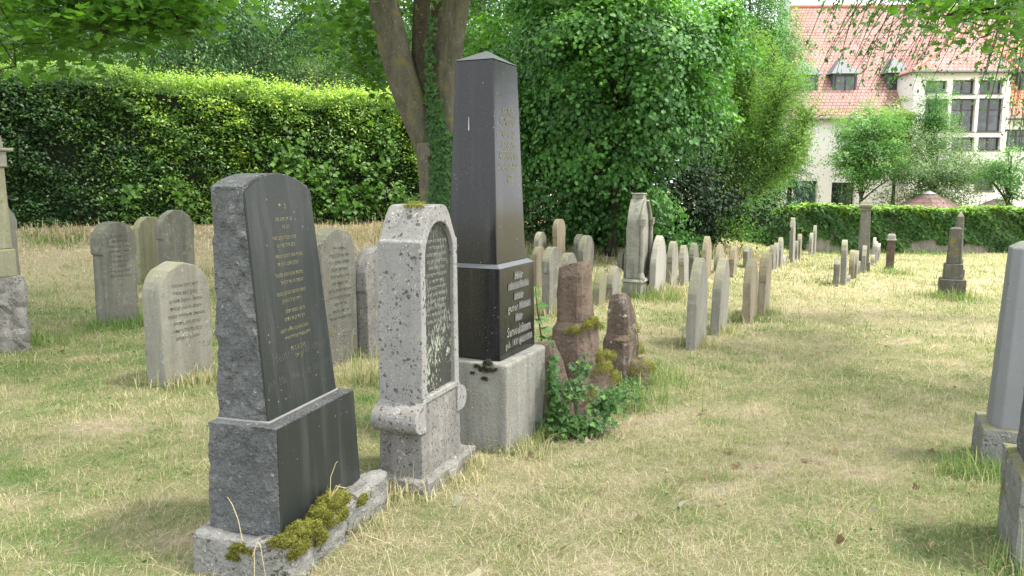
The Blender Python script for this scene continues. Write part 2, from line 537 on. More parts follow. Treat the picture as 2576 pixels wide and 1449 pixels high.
def tube_data(pts, rad, sides=8, wob=0.0):
    V, F = [], []
    pts = [Vector(p) for p in pts]
    for i, p in enumerate(pts):
        d = (pts[min(i + 1, len(pts) - 1)] - pts[max(i - 1, 0)]).normalized()
        a = d.orthogonal().normalized() if i == 0 else (a - d * a.dot(d)).normalized()
        b = d.cross(a)
        for j in range(sides):
            t = 2 * math.pi * j / sides
            r = rad[i] * (1 + wob * mnoise.noise(Vector((p.x * 2 + math.cos(t), p.y * 2 + math.sin(t), p.z * 1.5))))
            V.append(p + (a * math.cos(t) + b * math.sin(t)) * r)
        if i:
            for j in range(sides):
                j2 = (j + 1) % sides
                F.append(((i - 1) * sides + j, (i - 1) * sides + j2, i * sides + j2, i * sides + j))
    return V, F

class MB:
    def __init__(s):
        s.V, s.F = [], []

    def add(s, V, F):
        k = len(s.V)
        s.V += [tuple(v) for v in V]
        s.F += [tuple(i + k for i in f) for f in F]
        return s

    def tube(s, pts, rad, sides=8, wob=0.0, cap=True):
        V, F = tube_data(pts, rad, sides, wob)
        if cap:
            n = len(V)
            F = F + [tuple(reversed(range(sides))), tuple(range(n - sides, n))]
        return s.add(V, F)

    def box(s, x0, x1, y0, y1, z0, z1, tx=0.0, ty=0.0):
        """box, its top drawn in by tx, ty on each side"""
        V = [(x0, y0, z0), (x1, y0, z0), (x1, y1, z0), (x0, y1, z0), (x0 + tx, y0 + ty, z1), (x1 - tx, y0 + ty, z1), (x1 - tx, y1 - ty, z1), (x0 + tx, y1 - ty, z1)]
        return s.add(V, [(3, 2, 1, 0), (4, 5, 6, 7), (0, 1, 5, 4), (1, 2, 6, 5), (2, 3, 7, 6), (3, 0, 4, 7)])

    def prism(s, prof, y0, y1):
        """profile in x-z, extruded along y"""
        n = len(prof)
        V = [(x, y0, z) for x, z in prof] + [(x, y1, z) for x, z in prof]
        F = [tuple(range(n)), tuple(reversed(range(n, 2 * n)))]
        F += [((i + 1) % n, i, i + n, (i + 1) % n + n) for i in range(n)]
        return s.add(V, F)

    def build(s, name, mat, parent=None, bevel=0.0, smooth=False, seg=1):
        me = bpy.data.meshes.new(name)
        me.from_pydata(s.V, [], s.F)
        bm = bmesh.new()
        bm.from_mesh(me)
        bmesh.ops.recalc_face_normals(bm, faces=bm.faces)
        bm.to_mesh(me)
        bm.free()
        if smooth:
            for p in me.polygons:
                p.use_smooth = True
        o = obj(name, me, mat, parent)
        if bevel:
            m = o.modifiers.new('bevel', 'BEVEL')
            m.width = bevel
            m.segments = seg
            m.limit_method = 'ANGLE'
            m.angle_limit = R(35)
        return o

def rough_box(name, x0, x1, y0, y1, z0, z1, tx, ty, mat, parent, amp=.012, freq=9, cuts=14, flat=(), rad=.0, ty0=None, ty1=None):
    """hewn block: gridded, its faces pushed in and out by rock noise, except the faces named in flat ('-y', ...)"""
    bm = bmesh.new()
    bmesh.ops.create_cube(bm, size=1.0)
    bmesh.ops.subdivide_edges(bm, edges=bm.edges[:], cuts=cuts, use_grid_fill=True)
    ty0 = ty if ty0 is None else ty0
    ty1 = ty if ty1 is None else ty1
    for v in bm.verts:
        u, w, h = v.co.x + .5, v.co.y + .5, v.co.z + .5
        sides = [u < .001, u > .999, w < .001, w > .999, h < .001, h > .999]
        keys = ['-x', '+x', '-y', '+y', '-z', '+z']
        xx0, xx1 = x0 + tx * h, x1 - tx * h
        yy0, yy1 = y0 + ty0 * h, y1 - ty1 * h
        p = Vector((xx0 + (xx1 - xx0) * u, yy0 + (yy1 - yy0) * w, z0 + (z1 - z0) * h))
        if not any(sides[i] and keys[i] in flat for i in range(6)) and h > .001:
            d = Vector((u - .5, w - .5, (h - .5) if sides[5] else 0))
            d = Vector((d.x if sides[0] or sides[1] else 0, d.y if sides[2] or sides[3] else 0, d.z if sides[5] else 0))
            if d.length > 0:
                q = p * freq + Vector((x0 * 7, y1 * 3, z1 * 5))
                k = mnoise.noise(q) + .6 * mnoise.noise(q * 2.3) + .35 * mnoise.noise(q * 5)
                p += d.normalized() * amp * (k - .5 * (sum(sides) > 1))
        v.co = p
    me = bpy.data.meshes.new(name)
    bm.to_mesh(me)
    bm.free()
    return obj(name, me, mat, parent)

_font_cache = {}
def letters(parent, lines, mat, name='inscription_lettering', y=-.0025, ext_=.001, slant=0.0, sx=1.0):
    """lines: (text, x centre, z baseline, size[, max width])"""
    V, F = [], []
    for ln in lines:
        s, xc, z, size = ln[:4]
        if s not in _font_cache:
            c = bpy.data.curves.new('t', 'FONT')
            c.body = s
            c.align_x = 'CENTER'
            c.resolution_u = 1
            o = bpy.data.objects.new('t', c)
            COL.objects.link(o)
            dg = bpy.context.evaluated_depsgraph_get()
            m = bpy.data.meshes.new_from_object(o.evaluated_get(dg))
            _font_cache[s] = ([tuple(v.co) for v in m.vertices], [tuple(p.vertices) for p in m.polygons])
            bpy.data.meshes.remove(m)
            bpy.data.objects.remove(o)
            bpy.data.curves.remove(c)
        vv, ff = _font_cache[s]
        wd = (max(v[0] for v in vv) - min(v[0] for v in vv)) * size
        k = min(1.0, ln[4] / wd) if len(ln) > 4 else 1.0
        n0 = len(V)
        V += [(xc + v[0] * size * k * sx, y + slant * (z + v[1] * size), z + v[1] * size) for v in vv]
        F += [tuple(i + n0 for i in f) for f in ff]
    me = bpy.data.meshes.new(name)
    me.from_pydata(V, [], F)
    return obj(name, me, mat, parent)

HEB = 'אבגדהוזחטיכלמנסעפצקרשת'
def heb(n, words=3):
    out = []
    for _ in range(words):
        out.append(''.join(random.choice(HEB) for _ in range(max(2, int(n / words + random.uniform(-1, 1.5))))))
    return ' '.join(out)

# ------------------------------------------------------------------ ground
def field(x, y):
    """0 green .. .55 yellowish .. .8 straw .. 1 brown hay"""
    n = (np.sin(x * 1.3 + 2 * np.sin(y * .7)) + np.sin(y * 1.9 + 1.5 * np.sin(x * 1.1 + 2)) + np.sin(x * 3.7 - y * 2.9) * .7 + np.sin(x * 6.1 + y * 5.3 + 1) * .5
         + np.sin(x * .45 - y * .31 + 2.1) * .9) / 4.1
    n2 = (np.sin(x * 11 + 3 * np.sin(y * 4)) + np.sin(y * 13 + 2 * np.sin(x * 5))) / 2
    m1 = np.sin(x * 2.3 + 1.7 * np.sin(y * 3.1 + .5)) * np.sin(y * 2.7 + 1.3 * np.sin(x * 1.9))
    m2 = np.sin(x * 5.1 + 2 * np.sin(y * 4.3)) * np.sin(y * 6.1 + 2 * np.sin(x * 3.3 + 1))
    f = .48 + .18 * n + .08 * n2 + .06 * m1 + .07 * m2
    f = f + .30 * np.clip(m1 * m2 * 2 - .45, 0, 1) - .16 * np.clip(-m1 * m2 * 2 - .5, 0, 1)
    far = np.clip((y - 7) / 6, 0, 1) * np.clip((x + 1) / 3, 0, 1)
    f = f + .13 * far
    left = np.clip((-x - 1.2) / 2, 0, 1) * np.clip((9 - y) / 3, 0, 1)
    f = f - .04 * left
    t = (x + 9.1) * .6 - (y - 14.3) * .8
    bank = np.clip((5.2 - t) / 2.5, 0, 1) * (x < 3)
    f = f * (1 - bank) + bank * (.86 + .12 * n)
    return np.clip(f, 0, 1)

def build_ground():
    k = np.linspace(-1, 1, 321)
    xs = np.sinh(k * 4.9) / math.sinh(4.9) * 420
    k2 = np.linspace(0, 1, 321)
    ys = np.concatenate([[-300, -150, -60, -20, -8], -3 + np.sinh(k2 * 5.2) / math.sinh(5.2) * 603])
    X, Y = np.meshgrid(xs, ys)
    Z = gz(X, Y)
    ny, nx = X.shape
    V = np.stack([X.ravel(), Y.ravel(), Z.ravel()], 1)
    i = np.arange(nx - 1)[None, :] + (np.arange(ny - 1) * nx)[:, None]
    idx = np.stack([i, i + 1, i + 1 + nx, i + nx], -1)
    me = mesh_np('ground', V, 4, idx, field(X, Y).ravel())
    for p in me.polygons: p.use_smooth = True
    o = obj('ground', me, M['ground'])
    tag(o, kind='structure')
build_ground()

def blades(P, h, w, lean, tint, curl=.5):
    n = len(P)
    ang = RNG.uniform(0, 2 * math.pi, n)
    d = np.stack([np.cos(ang), np.sin(ang), np.zeros(n)], 1)
    sa = ang + math.pi / 2 + RNG.uniform(-.6, .6, n)
    s = np.stack([np.cos(sa), np.sin(sa), np.zeros(n)], 1) * w[:, None] * .5
    up = np.array([0, 0, 1.0])
    hl = (h * lean)[:, None]
    hv = (h * np.sqrt(np.clip(1 - lean ** 2, .02, 1)))[:, None]
    mid = P + d * hl * .45 + up * hv * .62
    tip = P + d * hl * (1 + curl * .3) + up * hv * (1 - curl * lean[:, None] * .4)
    V = np.stack([P - s, P + s, mid - s * .7, mid + s * .7, tip], 1).reshape(-1, 3)
    b = (np.arange(n) * 5)[:, None, None]
    F = b + np.array([(0, 1, 3), (0, 3, 2), (2, 3, 4)])[None]
    return V, F.ravel(), np.repeat(tint, 5)

def build_grass():
    parts = []
    # (ring near, far, blades per m2, height, width, how tall the extra tufts)
    for y0, y1, dens, h0, w0 in ((2.0, 4.5, 10500, .026, .0022), (4.5, 8, 5200, .031, .0034), (8, 14, 1250, .042, .0075), (14, 32.0, 360, .06, .016)):
        hw = lambda y: y * .70 + .5
        A = (y1 - y0) * (hw(y0) + hw(y1))
        n = int(A * dens)
        y = y0 + (y1 - y0) * np.sqrt(RNG.uniform(0, 1, n) * .999 + .0)
        y = np.where(RNG.uniform(0, 1, n) < .5, y, RNG.uniform(y0, y1, n))
        x = RNG.uniform(-1, 1, n) * hw(y)
        t = (x + 9.1) * .6 - (y - 14.3) * .8
        keep = (t > -.3) | (x > 3)
        x, y = x[keep], y[keep]
        n = len(x)
        f = field(x, y)
        tuft = (np.sin(x * 9 + 2 * np.sin(y * 7)) * np.sin(y * 11 + np.sin(x * 5)) > .25)
        h = h0 * RNG.lognormal(0, .5, n) * np.where(tuft, 1.25, .8)
        lean = np.clip(RNG.beta(2.0, .9, n) * np.where(tuft, .9, 1.05), .05, .99)
        tint = f + RNG.normal(0, .25, n) - .16 * (np.sin(x * 7.3 + 2.5 * np.sin(y * 5.1)) * np.sin(y * 8.3 + 2 * np.sin(x * 4.7)) > .35)
        tint = np.clip(np.where(tint > .93, .8 + RNG.uniform(-.1, .1, n) * (f < .8), tint), 0, 1)
        w = w0 * RNG.uniform(.6, 1.3, n)
        P = np.stack([x, y, gz(x, y) - .004], 1)
        parts.append(blades(P, h, w, lean, tint))
    # long cut straws lying on the sward
    for y0, y1, n, L, w0 in ((2.2, 6, 11000, .085, .0018), (6, 14, 12000, .13, .004), (14, 30, 8000, .25, .01)):
        y = RNG.uniform(y0, y1, n); x = RNG.uniform(-1, 1, n) * (y * .7 + .5)
        t = (x + 9.1) * .6 - (y - 14.3) * .8
        keep = ((t > -.3) | (x > 3)) & (RNG.uniform(0, 1, n) < np.clip(field(x, y) * 1.7 - .25, .1, 1))
        x, y = x[keep], y[keep]; n = len(x)
        P = np.stack([x, y, gz(x, y) + RNG.uniform(.005, .03, n)], 1)
        parts.append(blades(P, L * RNG.lognormal(0, .4, n), np.full(n, w0), RNG.uniform(.94, .995, n), RNG.uniform(.6, .85, n)))
    V = np.concatenate([p[0] for p in parts])
    off = 0; idx = []
    for p in parts:
        idx.append(p[1] + off); off += len(p[0])
    me = mesh_np('grass', V, 3, np.concatenate(idx), np.concatenate([p[2] for p in parts]))
    o = obj('grass', me, M['grass'])
    tag(o, 'short half dried grass with cut straw lying all over the burial ground', 'grass', kind='stuff')
build_grass()

def build_weeds():
    n = 26000
    y = RNG.uniform(2.3, 13, n) ; x = RNG.uniform(-1, 1, n) * (y * .7 + .3)
    k = RNG.uniform(0, 1, n) < np.clip(1.15 - 2.1 * field(x, y), 0, 1) * (.35 + .65 * (np.sin(x * 4.1 + 2 * np.sin(y * 3)) * np.sin(y * 4.7 + x) > .1))
    x, y = x[k], y[k]; n = len(x)
    N = RNG.normal(size=(n, 3)) * .45 + np.array([0, 0, 1])
    P = np.stack([x, y, gz(x, y) + RNG.uniform(.008, .04, n)], 1)
    me = leaf_mesh('clover', P, RNG.uniform(.007, .017, n) * (1 + y / 14), N, RNG.normal(.15, .15, n), 'round', droop=.2)
    tag(obj('clover', me, M['lf_bush']), 'small clover and plantain leaves growing low in the greener patches of the grass', 'ground cover', kind='stuff')
build_weeds()

def tufts(name, spots, label, cat='grass', mat='grass'):
    """taller uncut grass at the feet of stones: spots (x, y, spread, n, height, tint)"""
    parts = []
    for x, y, sp, n, h, tn in spots:
        px = RNG.normal(x, sp, n); py = RNG.normal(y, sp * .8, n)
        P = np.stack([px, py, gz(px, py) - .004], 1)
        parts.append(blades(P, h * RNG.lognormal(0, .35, n), np.full(n, .0022 + .0006 * y), np.clip(RNG.beta(1.5, 2.2, n), .05, .95), np.clip(RNG.normal(tn, .13, n), 0, 1), 1.0))
    off = 0; idx = []
    for p in parts:
        idx.append(p[1] + off); off += len(p[0])
    me = mesh_np(name, np.concatenate([p[0] for p in parts]), 3, np.concatenate(idx), np.concatenate([p[2] for p in parts]))
    tag(obj(name, me, M[mat]), label, cat, kind='stuff')

# dead leaves
def build_litter():
    n = 90
    y = RNG.uniform(2.4, 9, n); x = RNG.uniform(-1, 1, n) * (y * .68)
    cl = RNG.uniform(0, 1, n) < .5
    cx = np.array([(.2, 3.0), (1.5, 3.3), (-.9, 4.2), (.3, 4.6), (1.9, 3.1), (-3.6, 6.2), (1.55, 4.2), (.8, 3.6)])
    k = RNG.integers(0, len(cx), n)
    x = np.where(cl, cx[k, 0] + RNG.normal(0, .28, n), x); y = np.where(cl, cx[k, 1] + RNG.normal(0, .25, n), y)
    N = RNG.normal(size=(n, 3)) * .9 + np.array([0, 0, .8])
    P = np.stack([x, y, gz(x, y) + .022], 1)
    me = leaf_mesh('dry_leaves', P, RNG.uniform(.02, .07, n), N, RNG.uniform(0, 1, n), 'ivy')
    tag(obj('dry_leaves', me, M['dry']), 'pale curled dead maple leaves strewn over the mown grass', 'dead leaves', kind='stuff')
build_litter()

# ------------------------------------------------------------------ monuments: local x runs along the inscribed face, y into the stone, z up
class Frame:
    def __init__(s, P, deg, z=None):
        s.P = (P[0], P[1]); s.th = R(deg)
        s.D = (math.sin(s.th), math.cos(s.th)); s.T = (-math.cos(s.th), math.sin(s.th))
        s.z = gzf(*s.P) if z is None else z

    def w(s, x, y):
        return (s.P[0] + s.D[0] * x + s.T[0] * y, s.P[1] + s.D[1] * x + s.T[1] * y)

    def xto(s, x, y, px, py):
        return x + ext(s.w(x, y), s.D, px, py)

    def yto(s, x, y, px, py):
        return y + ext(s.w(x, y), s.T, px, py)

    def h(s, x, y, px, py):
        return zat(px, py, s.w(x, y)) - s.z

    def root(s, name, label, cat, group=None):
        o = empty(name, (s.P[0], s.P[1], s.z), math.pi / 2 - s.th)
        return tag(o, label, cat, group)

def arch_pts(x0, x1, zs, rise, n=14, kind='round'):
    """from (x1, zs) over the top to (x0, zs)"""
    xc, hw = (x0 + x1) / 2, (x1 - x0) / 2
    pts = []
    for i in range(n + 1):
        a = math.pi * i / n
        if kind == 'gothic':
            c = math.cos(a)
            pts.append((xc + hw * c, zs + rise * (1 - abs(c) ** 1.7) ** .72))
        else:
            pts.append((xc + hw * math.cos(a), zs + rise * math.sin(a)))
    return pts

def slab_profile(kind, w, h):
    s = .018
    if kind == 'round':
        return [(0, -.1), (w, -.1)] + arch_pts(0, w, h - w * .5, w * .5)
    if kind == 'step':
        zs = h - w * .5 - h * .12
        return [(s, -.1), (w - s, -.1), (w - s, zs), (w, zs + .012)] + arch_pts(0, w, h - w * .5, w * .5) + [(0, zs + .012), (s, zs)]
    if kind == 'gothic':
        return [(0, -.1), (w, -.1)] + arch_pts(0, w, h - w * .62, w * .62, 16, 'gothic')
    if kind == 'gstep':
        zs = h - w * .62 - h * .1
        return [(s, -.1), (w - s, -.1), (w - s, zs), (w, zs + .012)] + arch_pts(0, w, h - w * .62, w * .62, 16, 'gothic') + [(0, zs + .012), (s, zs)]
    if kind == 'flat':
        return [(0, -.1), (w, -.1), (w, h - .05), (w * .9, h), (w * .1, h), (0, h - .05)]
    if kind == 'point':
        return [(0, -.1), (w, -.1), (w, h - .1), (w / 2, h), (0, h - .1)]

def slab(name, deg, px, kind, mat, label, group, w=None, t=None, lean=(0, 0), text=0, tmat='carved', cat='gravestone'):
    """px = (left edge, near corner, far edge, top, foot) in the photograph"""
    xl, xc, xr, yt, yb = px
    P = ghit(xc, yb)
    f = Frame(P, deg)
    if w is None:
        w = f.xto(0, 0, xr, yb)
        w = min(max(w, .42), .75) if w > 0 else .55
    if t is None:
        t = min(max(f.yto(0, 0, xl, yb), .10), .24)
    top = f.h(w * .45, t * .3, (xl + xr) / 2, yt)
    o_name = name
    pr_ = [(x + random.gauss(0, .0025), z + random.gauss(0, .003)) for x, z in slab_profile(kind, w, top)]
    mb = MB().prism(pr_, 0, t)
    if text:
        r = f.root(o_name, label, cat, group)
        mb.build('slab', M[mat], r, bevel=.012, seg=2)
        lines, z = [], top - w * .38
        while z > top * .32:
            lines.append((heb(random.uniform(9, 14)), w / 2, z, .042 * w / .5, w * .82))
            z -= .062 * w / .5
        letters(r, lines[:text], M[tmat])
        o = r
    else:
        o = mb.build(o_name, M[mat], None, bevel=.012, seg=2)
        o.location = (P[0], P[1], f.z)
        o.rotation_euler = (0, 0, math.pi / 2 - f.th)
        tag(o, label, cat, group)
    e = o.rotation_euler
    o.rotation_euler = (R(lean[0]), R(lean[1]), e.z)
    return o

# ---- black granite tablet on plinth and kerb
fA = Frame(atd(705, 1355, 1)[:2], 17)
_r = ray(705, 1355); _k = (.225 - EYE) / _r[2]
fA = Frame((_r[0] * _k, _r[1] * _k), 17)
gA = .225 - fA.z
A = fA.root('black_granite_gravestone', 'large dark granite gravestone with rough hewn side and mossy kerb', 'gravestone', None)
wA, tA = .65, .335
rough_box('kerb', -.06, wA + .13, -.085, tA + .035, -.08, gA, 0, 0, M['granite_cap'], A, .014, 7, 18)
zp = fA.h(0, 0, 690, 1085)
rough_box('plinth', 0, wA, 0, tA, gA + .002, zp, .018, .012, M['granite_rough'], A, .010, 19, 28, flat=('-y', '+z'))
# polished front and top sheets of the plinth
def face_sheet(name, pts, mat, parent):
    me = bpy.data.meshes.new(name)
    me.from_pydata(pts, [], [tuple(range(len(pts)))])
    return obj(name, me, mat, parent)
MB().add([(.004, -.003, gA + .006), (wA - .004, -.003, gA + .006), (wA - .022, .009, zp - .004), (.022, .009, zp - .004),
          (.004, .006, gA + .006), (wA - .004, .006, gA + .006), (wA - .022, .018, zp - .004), (.022, .018, zp - .004)],
         [(0, 1, 2, 3), (7, 6, 5, 4), (0, 4, 5, 1), (1, 5, 6, 2), (2, 6, 7, 3), (3, 7, 4, 0)]).build('plinth_face', M['black_matt'], A)
x0, x1 = .075, wA - .05
y0, y1 = .085, tA - .022
hA = fA.h(x0, y0 + .05, 618, 480)
MB().box(x0 - .008, x1 + .008, y0 - .008, y1 + .006, zp - .004, zp + .006).build('mortar_joint', M['mortar'], A)
sl = .085 / (hA - zp)
def tablet_rough():
    o = rough_box('tablet', x0, x1, y0, y1, zp + .006, hA, .03, 0, M['granite_rough'], A, .014, 18, 34, flat=('-y', '+z'), ty0=.085, ty1=.0)
    for v in o.data.vertices:
        u = (v.co.x - x0) / (x1 - x0); h = (v.co.z - zp) / (hA - zp)
        dz = .07 * (1 - (2 * u - 1) ** 2) * max(0, h) ** 2
        v.co.z += dz
        v.co.y += sl * dz + .006
        v.co.y = min(v.co.y, y1 + .012)
    return o
tablet_rough()
n = 16
def fz(u):
    return hA + .07 * (1 - (2 * u - 1) ** 2) - .004
Vf = [(x0 + .002, y0 - .003, zp + .008), (x1 - .002, y0 - .003, zp + .008)]
for i in range(n + 1):
    u = 1 - i / n
    Vf.append((x0 + .03 + (x1 - x0 - .06) * u, y0 - .003 + sl * (fz(u) - zp) * .97, fz(u)))
nb = len(Vf)
Vb = [(x, y + .008, z) for x, y, z in Vf]
MB().add(Vf + Vb, [tuple(range(nb)), tuple(reversed(range(nb, 2 * nb)))] + [((i + 1) % nb, i, i + nb, (i + 1) % nb + nb) for i in range(nb)]).build('tablet_face', M['black_matt'], A)
yA = y0 - .0055 - sl * zp * .97
cx = (x0 + x1) / 2
lines = [('פ  נ', cx, hA - .075, .034)]
z = hA - .125
for k, L in enumerate((12, 5, 13, 11, 15, 12, 16, 13, 16, 13, 11, 12, 16, 13)):
    lines.append((heb(L, 2 if L < 8 else 4), cx + .01 * math.sin(k * 2), z, .0225, .38)); z -= .044 if k % 2 else .032
lines += [('ת נ צ ב ה', cx, z - .005, .028), ('לפ ק', cx, z - .042, .028)]
letters(A, lines, M['gold'], 'inscription_lettering', yA, slant=sl * .97)
hl = lambda py: fA.h(cx, y0, 745, py)
letters(A, [('Heinrich Salomon', cx + .01, hl(893), .062, .40), ('geb. Mai 1846 gest. Jan. 1911', cx, hl(947), .05, .48)], M['faint'], 'name_lettering', yA, slant=sl * .97)

# moss cushions on the kerb
def moss_patch(name, frame, spots, label):
    P, N, S, T_ = [], [], [], []
    for (x, y, z, rx, ry, rz, n) in spots:
        u = RNG.normal(size=(n, 3)); u = unit(u); u[:, 2] = np.abs(u[:, 2]) if rz > 0 else u[:, 2]
        lump = 1 + .25 * np.sin(u[:, 0] * 7 + x * 30) * np.sin(u[:, 1] * 6 + 2)
        q = u * np.array([rx, ry, abs(rz)]) * (lump * RNG.uniform(.75, 1.0, n))[:, None]
        wx = frame.P[0] + frame.D[0] * (x + q[:, 0]) + frame.T[0] * (y + q[:, 1])
        wy = frame.P[1] + frame.D[1] * (x + q[:, 0]) + frame.T[1] * (y + q[:, 1])
        P.append(np.stack([wx, wy, frame.z + z + q[:, 2]], 1))
        N.append(u + RNG.normal(0, .6, (n, 3)))
        S.append(RNG.uniform(.008, .016, n))
        T_.append(np.clip(.45 + .5 * u[:, 2] * RNG.uniform(.5, 1.1, n) + RNG.normal(0, .15, n) - .2 * (RNG.uniform(0, 1, n) < .2), 0, 1))
    me = leaf_mesh(name, np.concatenate(P), np.concatenate(S), np.concatenate(N), np.concatenate(T_), 'thin', droop=-.6)
    return tag(obj(name, me, M['moss']), label, 'moss')
moss_patch('moss', fA, [(-.02, -.045, gA, .06, .045, .03, 2600), (.05, -.05, gA + .005, .075, .05, .04, 3600), (.12, -.075, gA - .03, .05, .03, .06, 2000), (.0, -.08, gA - .05, .07, .02, .06, 2600),
                        (.2, -.055, gA + .01, .07, .045, .05, 3600), (.29, -.05, gA + .02, .085, .05, .055, 4600), (.37, -.06, gA + .01, .05, .035, .04, 1800),
                        (.25, -.085, gA - .04, .09, .016, .05, 2200), (.33, -.085, gA - .05, .05, .014, .06, 1400), (.5, -.09, gA - .05, .05, .012, .04, 900), (.15, -.09, gA - .07, .05, .014, .05, 1000)],
           'thick green moss cushions creeping over the kerb of the dark granite gravestone')
moss_patch('moss', fA, [(-.063, .13, gA - .045, .012, .055, .035, 1500), (-.063, .17, gA - .08, .012, .03, .03, 800), (-.03, -.02, gA, .03, .04, .02, 900)],
           'small brown green moss patch on the end of the granite kerb')

# ---- spotted limestone tablet with dark arched panel
_g = .056
_r = ray(1062, 1205); _k = (.136 - EYE) / _r[2]
fB = Frame((_r[0] * _k, _r[1] * _k), 21)
B = fB.root('spotted_limestone_gravestone', 'grey limestone gravestone with black lichen spots and dark arched slate panel', 'gravestone', None)
bz = .136 - fB.z
wB = fB.xto(0, 0, 1160, 1155)
tB = fB.yto(0, 0, 955, 1195)
wB = max(wB, .40)
rough_box('foot_slab', -.045, wB + .10, -.06, tB + .04, -.08, bz, .005, .005, M['lime_dirty'], B, .012, 8, 12)
z1 = fB.h(0, 0, 1056, 1090); z2 = fB.h(0, 0, 1055, 1035); zsh = fB.h(0, 0, 1045, 612); ztop = fB.h(wB * .5, tB * .3, 1062, 514)
rough_box('pedestal', 0, wB, 0, tB, bz, z2 + .02, .012, .006, M['lime_dirty'], B, .003, 12, 8)
# body: plain slab behind, rim in front with an arched opening
bx0, bx1 = .015, wB - .015
def outer_prof(x0, x1, zb):
    xc, hw = (x0 + x1) / 2, (x1 - x0) / 2
    pts = [(x0, zb), (x1, zb), (x1 - .012, zsh), (x1 - .03, zsh + .012)]
    H = ztop - zsh
    for i in range(15):
        a = i / 14
        u = math.cos(math.pi * a)
        e = 1 - abs(u)
        # concave shoulder, then a round head
        zz = zsh + .012 + (H - .012) * (math.sin(min(1, e / .72) * math.pi / 2) ** 1.15)
        pts.append((xc + (hw - .03) * u, zz))
    pts += [(x0 + .03, zsh + .012), (x0 + .012, zsh)]
    seen = []
    for p in pts:
        if not seen or (abs(p[0] - seen[-1][0]) + abs(p[1] - seen[-1][1])) > .002:
            seen.append(p)
    return seen
op = outer_prof(bx0, bx1, z2 + .02)
px0, px1 = bx0 + .055, bx1 - .055
pzb = fB.h(px0, 0, 1058, 1000); pzs = ztop - .085 - (px1 - px0) / 2 * 1.15
ip = [(px0, pzb), (px1, pzb)] + arch_pts(px0, px1, pzs, (px1 - px0) / 2 * 1.15, 16)
cxp, czp = (px0 + px1) / 2, (pzb + pzs) / 2 + .1
def raycast(poly, a):
    dx, dz = math.cos(a), math.sin(a)
    best = None
    for i in range(len(poly)):
        (ax, az), (bx, bz_) = poly[i], poly[(i + 1) % len(poly)]
        ex, ez = bx - ax, bz_ - az
        den = dx * ez - dz * ex
        if abs(den) < 1e-12: continue
        t = ((ax - cxp) * ez - (az - czp) * ex) / den
        u = ((ax - cxp) * dz - (az - czp) * dx) / den
        if t > 0 and -1e-6 <= u <= 1 + 1e-6 and (best is None or t > best):
            best = t
    return (cxp + dx * best, czp + dz * best)
angs = sorted(set([round(math.atan2(z - czp, x - cxp), 4) for x, z in op + ip] + [round(-math.pi + 2 * math.pi * i / 40, 4) for i in range(40)]))
O = [raycast(op, a) for a in angs]; I = [raycast(ip, a) for a in angs]
m_ = len(angs)
rec = .028
V = [(x, 0, z) for x, z in O] + [(x, 0, z) for x, z in I] + [(x, rec, z) for x, z in I] + [(x, tB, z) for x, z in O]
F = []
for i in range(m_):
    j = (i + 1) % m_
    F += [(i, j, m_ + j, m_ + i), (m_ + i, m_ + j, 2 * m_ + j, 2 * m_ + i), (j, i, 3 * m_ + i, 3 * m_ + j)]
F += [tuple(2 * m_ + i for i in range(m_)), tuple(3 * m_ + i for i in reversed(range(m_)))]
MB().add(V, F).build('tablet', M['lime_spotted'], B, bevel=.006)
mp_ = MB().prism([(x, z) for x, z in [(cxp + (x - cxp) * .985, czp + (z - czp) * .985) for x, z in ip]], rec - .006, rec + .004)
mp_.build('slate_panel', M['slate'], B)
lines, z = [], pzs + .08
for k in range(13):
    lines.append((heb(15, 4), cxp, z, .025, (px1 - px0) * .86)); z -= .034
letters(B, lines, M['silver'], 'inscription_lettering', rec - .0075)
# roll mouldings with scroll ends on both flanks
for s, xx in ((0, -.004), (1, wB + .004)):
    mb = MB()
    prof = []
    zc, rr = (z1 + z2) / 2 + .005, (z2 - z1) / 2 + .012
    sg = -1 if s == 0 else 1
    for i in range(14):
        a = -math.pi / 2 + math.pi * i / 13
        prof.append((xx + sg * (rr * 1.0 * math.cos(a)), zc + rr * math.sin(a)))
    prof = [(xx - sg * .05, zc - rr)] + prof + [(xx - sg * .03, zc + rr + .03), (xx - sg * .05, zc + rr + .03)]
    mb.prism(prof, -.006, tB + .004)
    mb.build('roll_moulding', M['lime_spotted'], B, bevel=.004)
moss_patch('moss', fB, [(wB * .35, tB * .4, ztop - .012, .07, .05, .012, 700), (wB * .55, tB * .6, ztop - .005, .06, .05, .014, 600), (wB * .7, tB * .4, ztop - .03, .03, .05, .01, 300)],
           'thin dry moss crust on top of the spotted limestone gravestone')

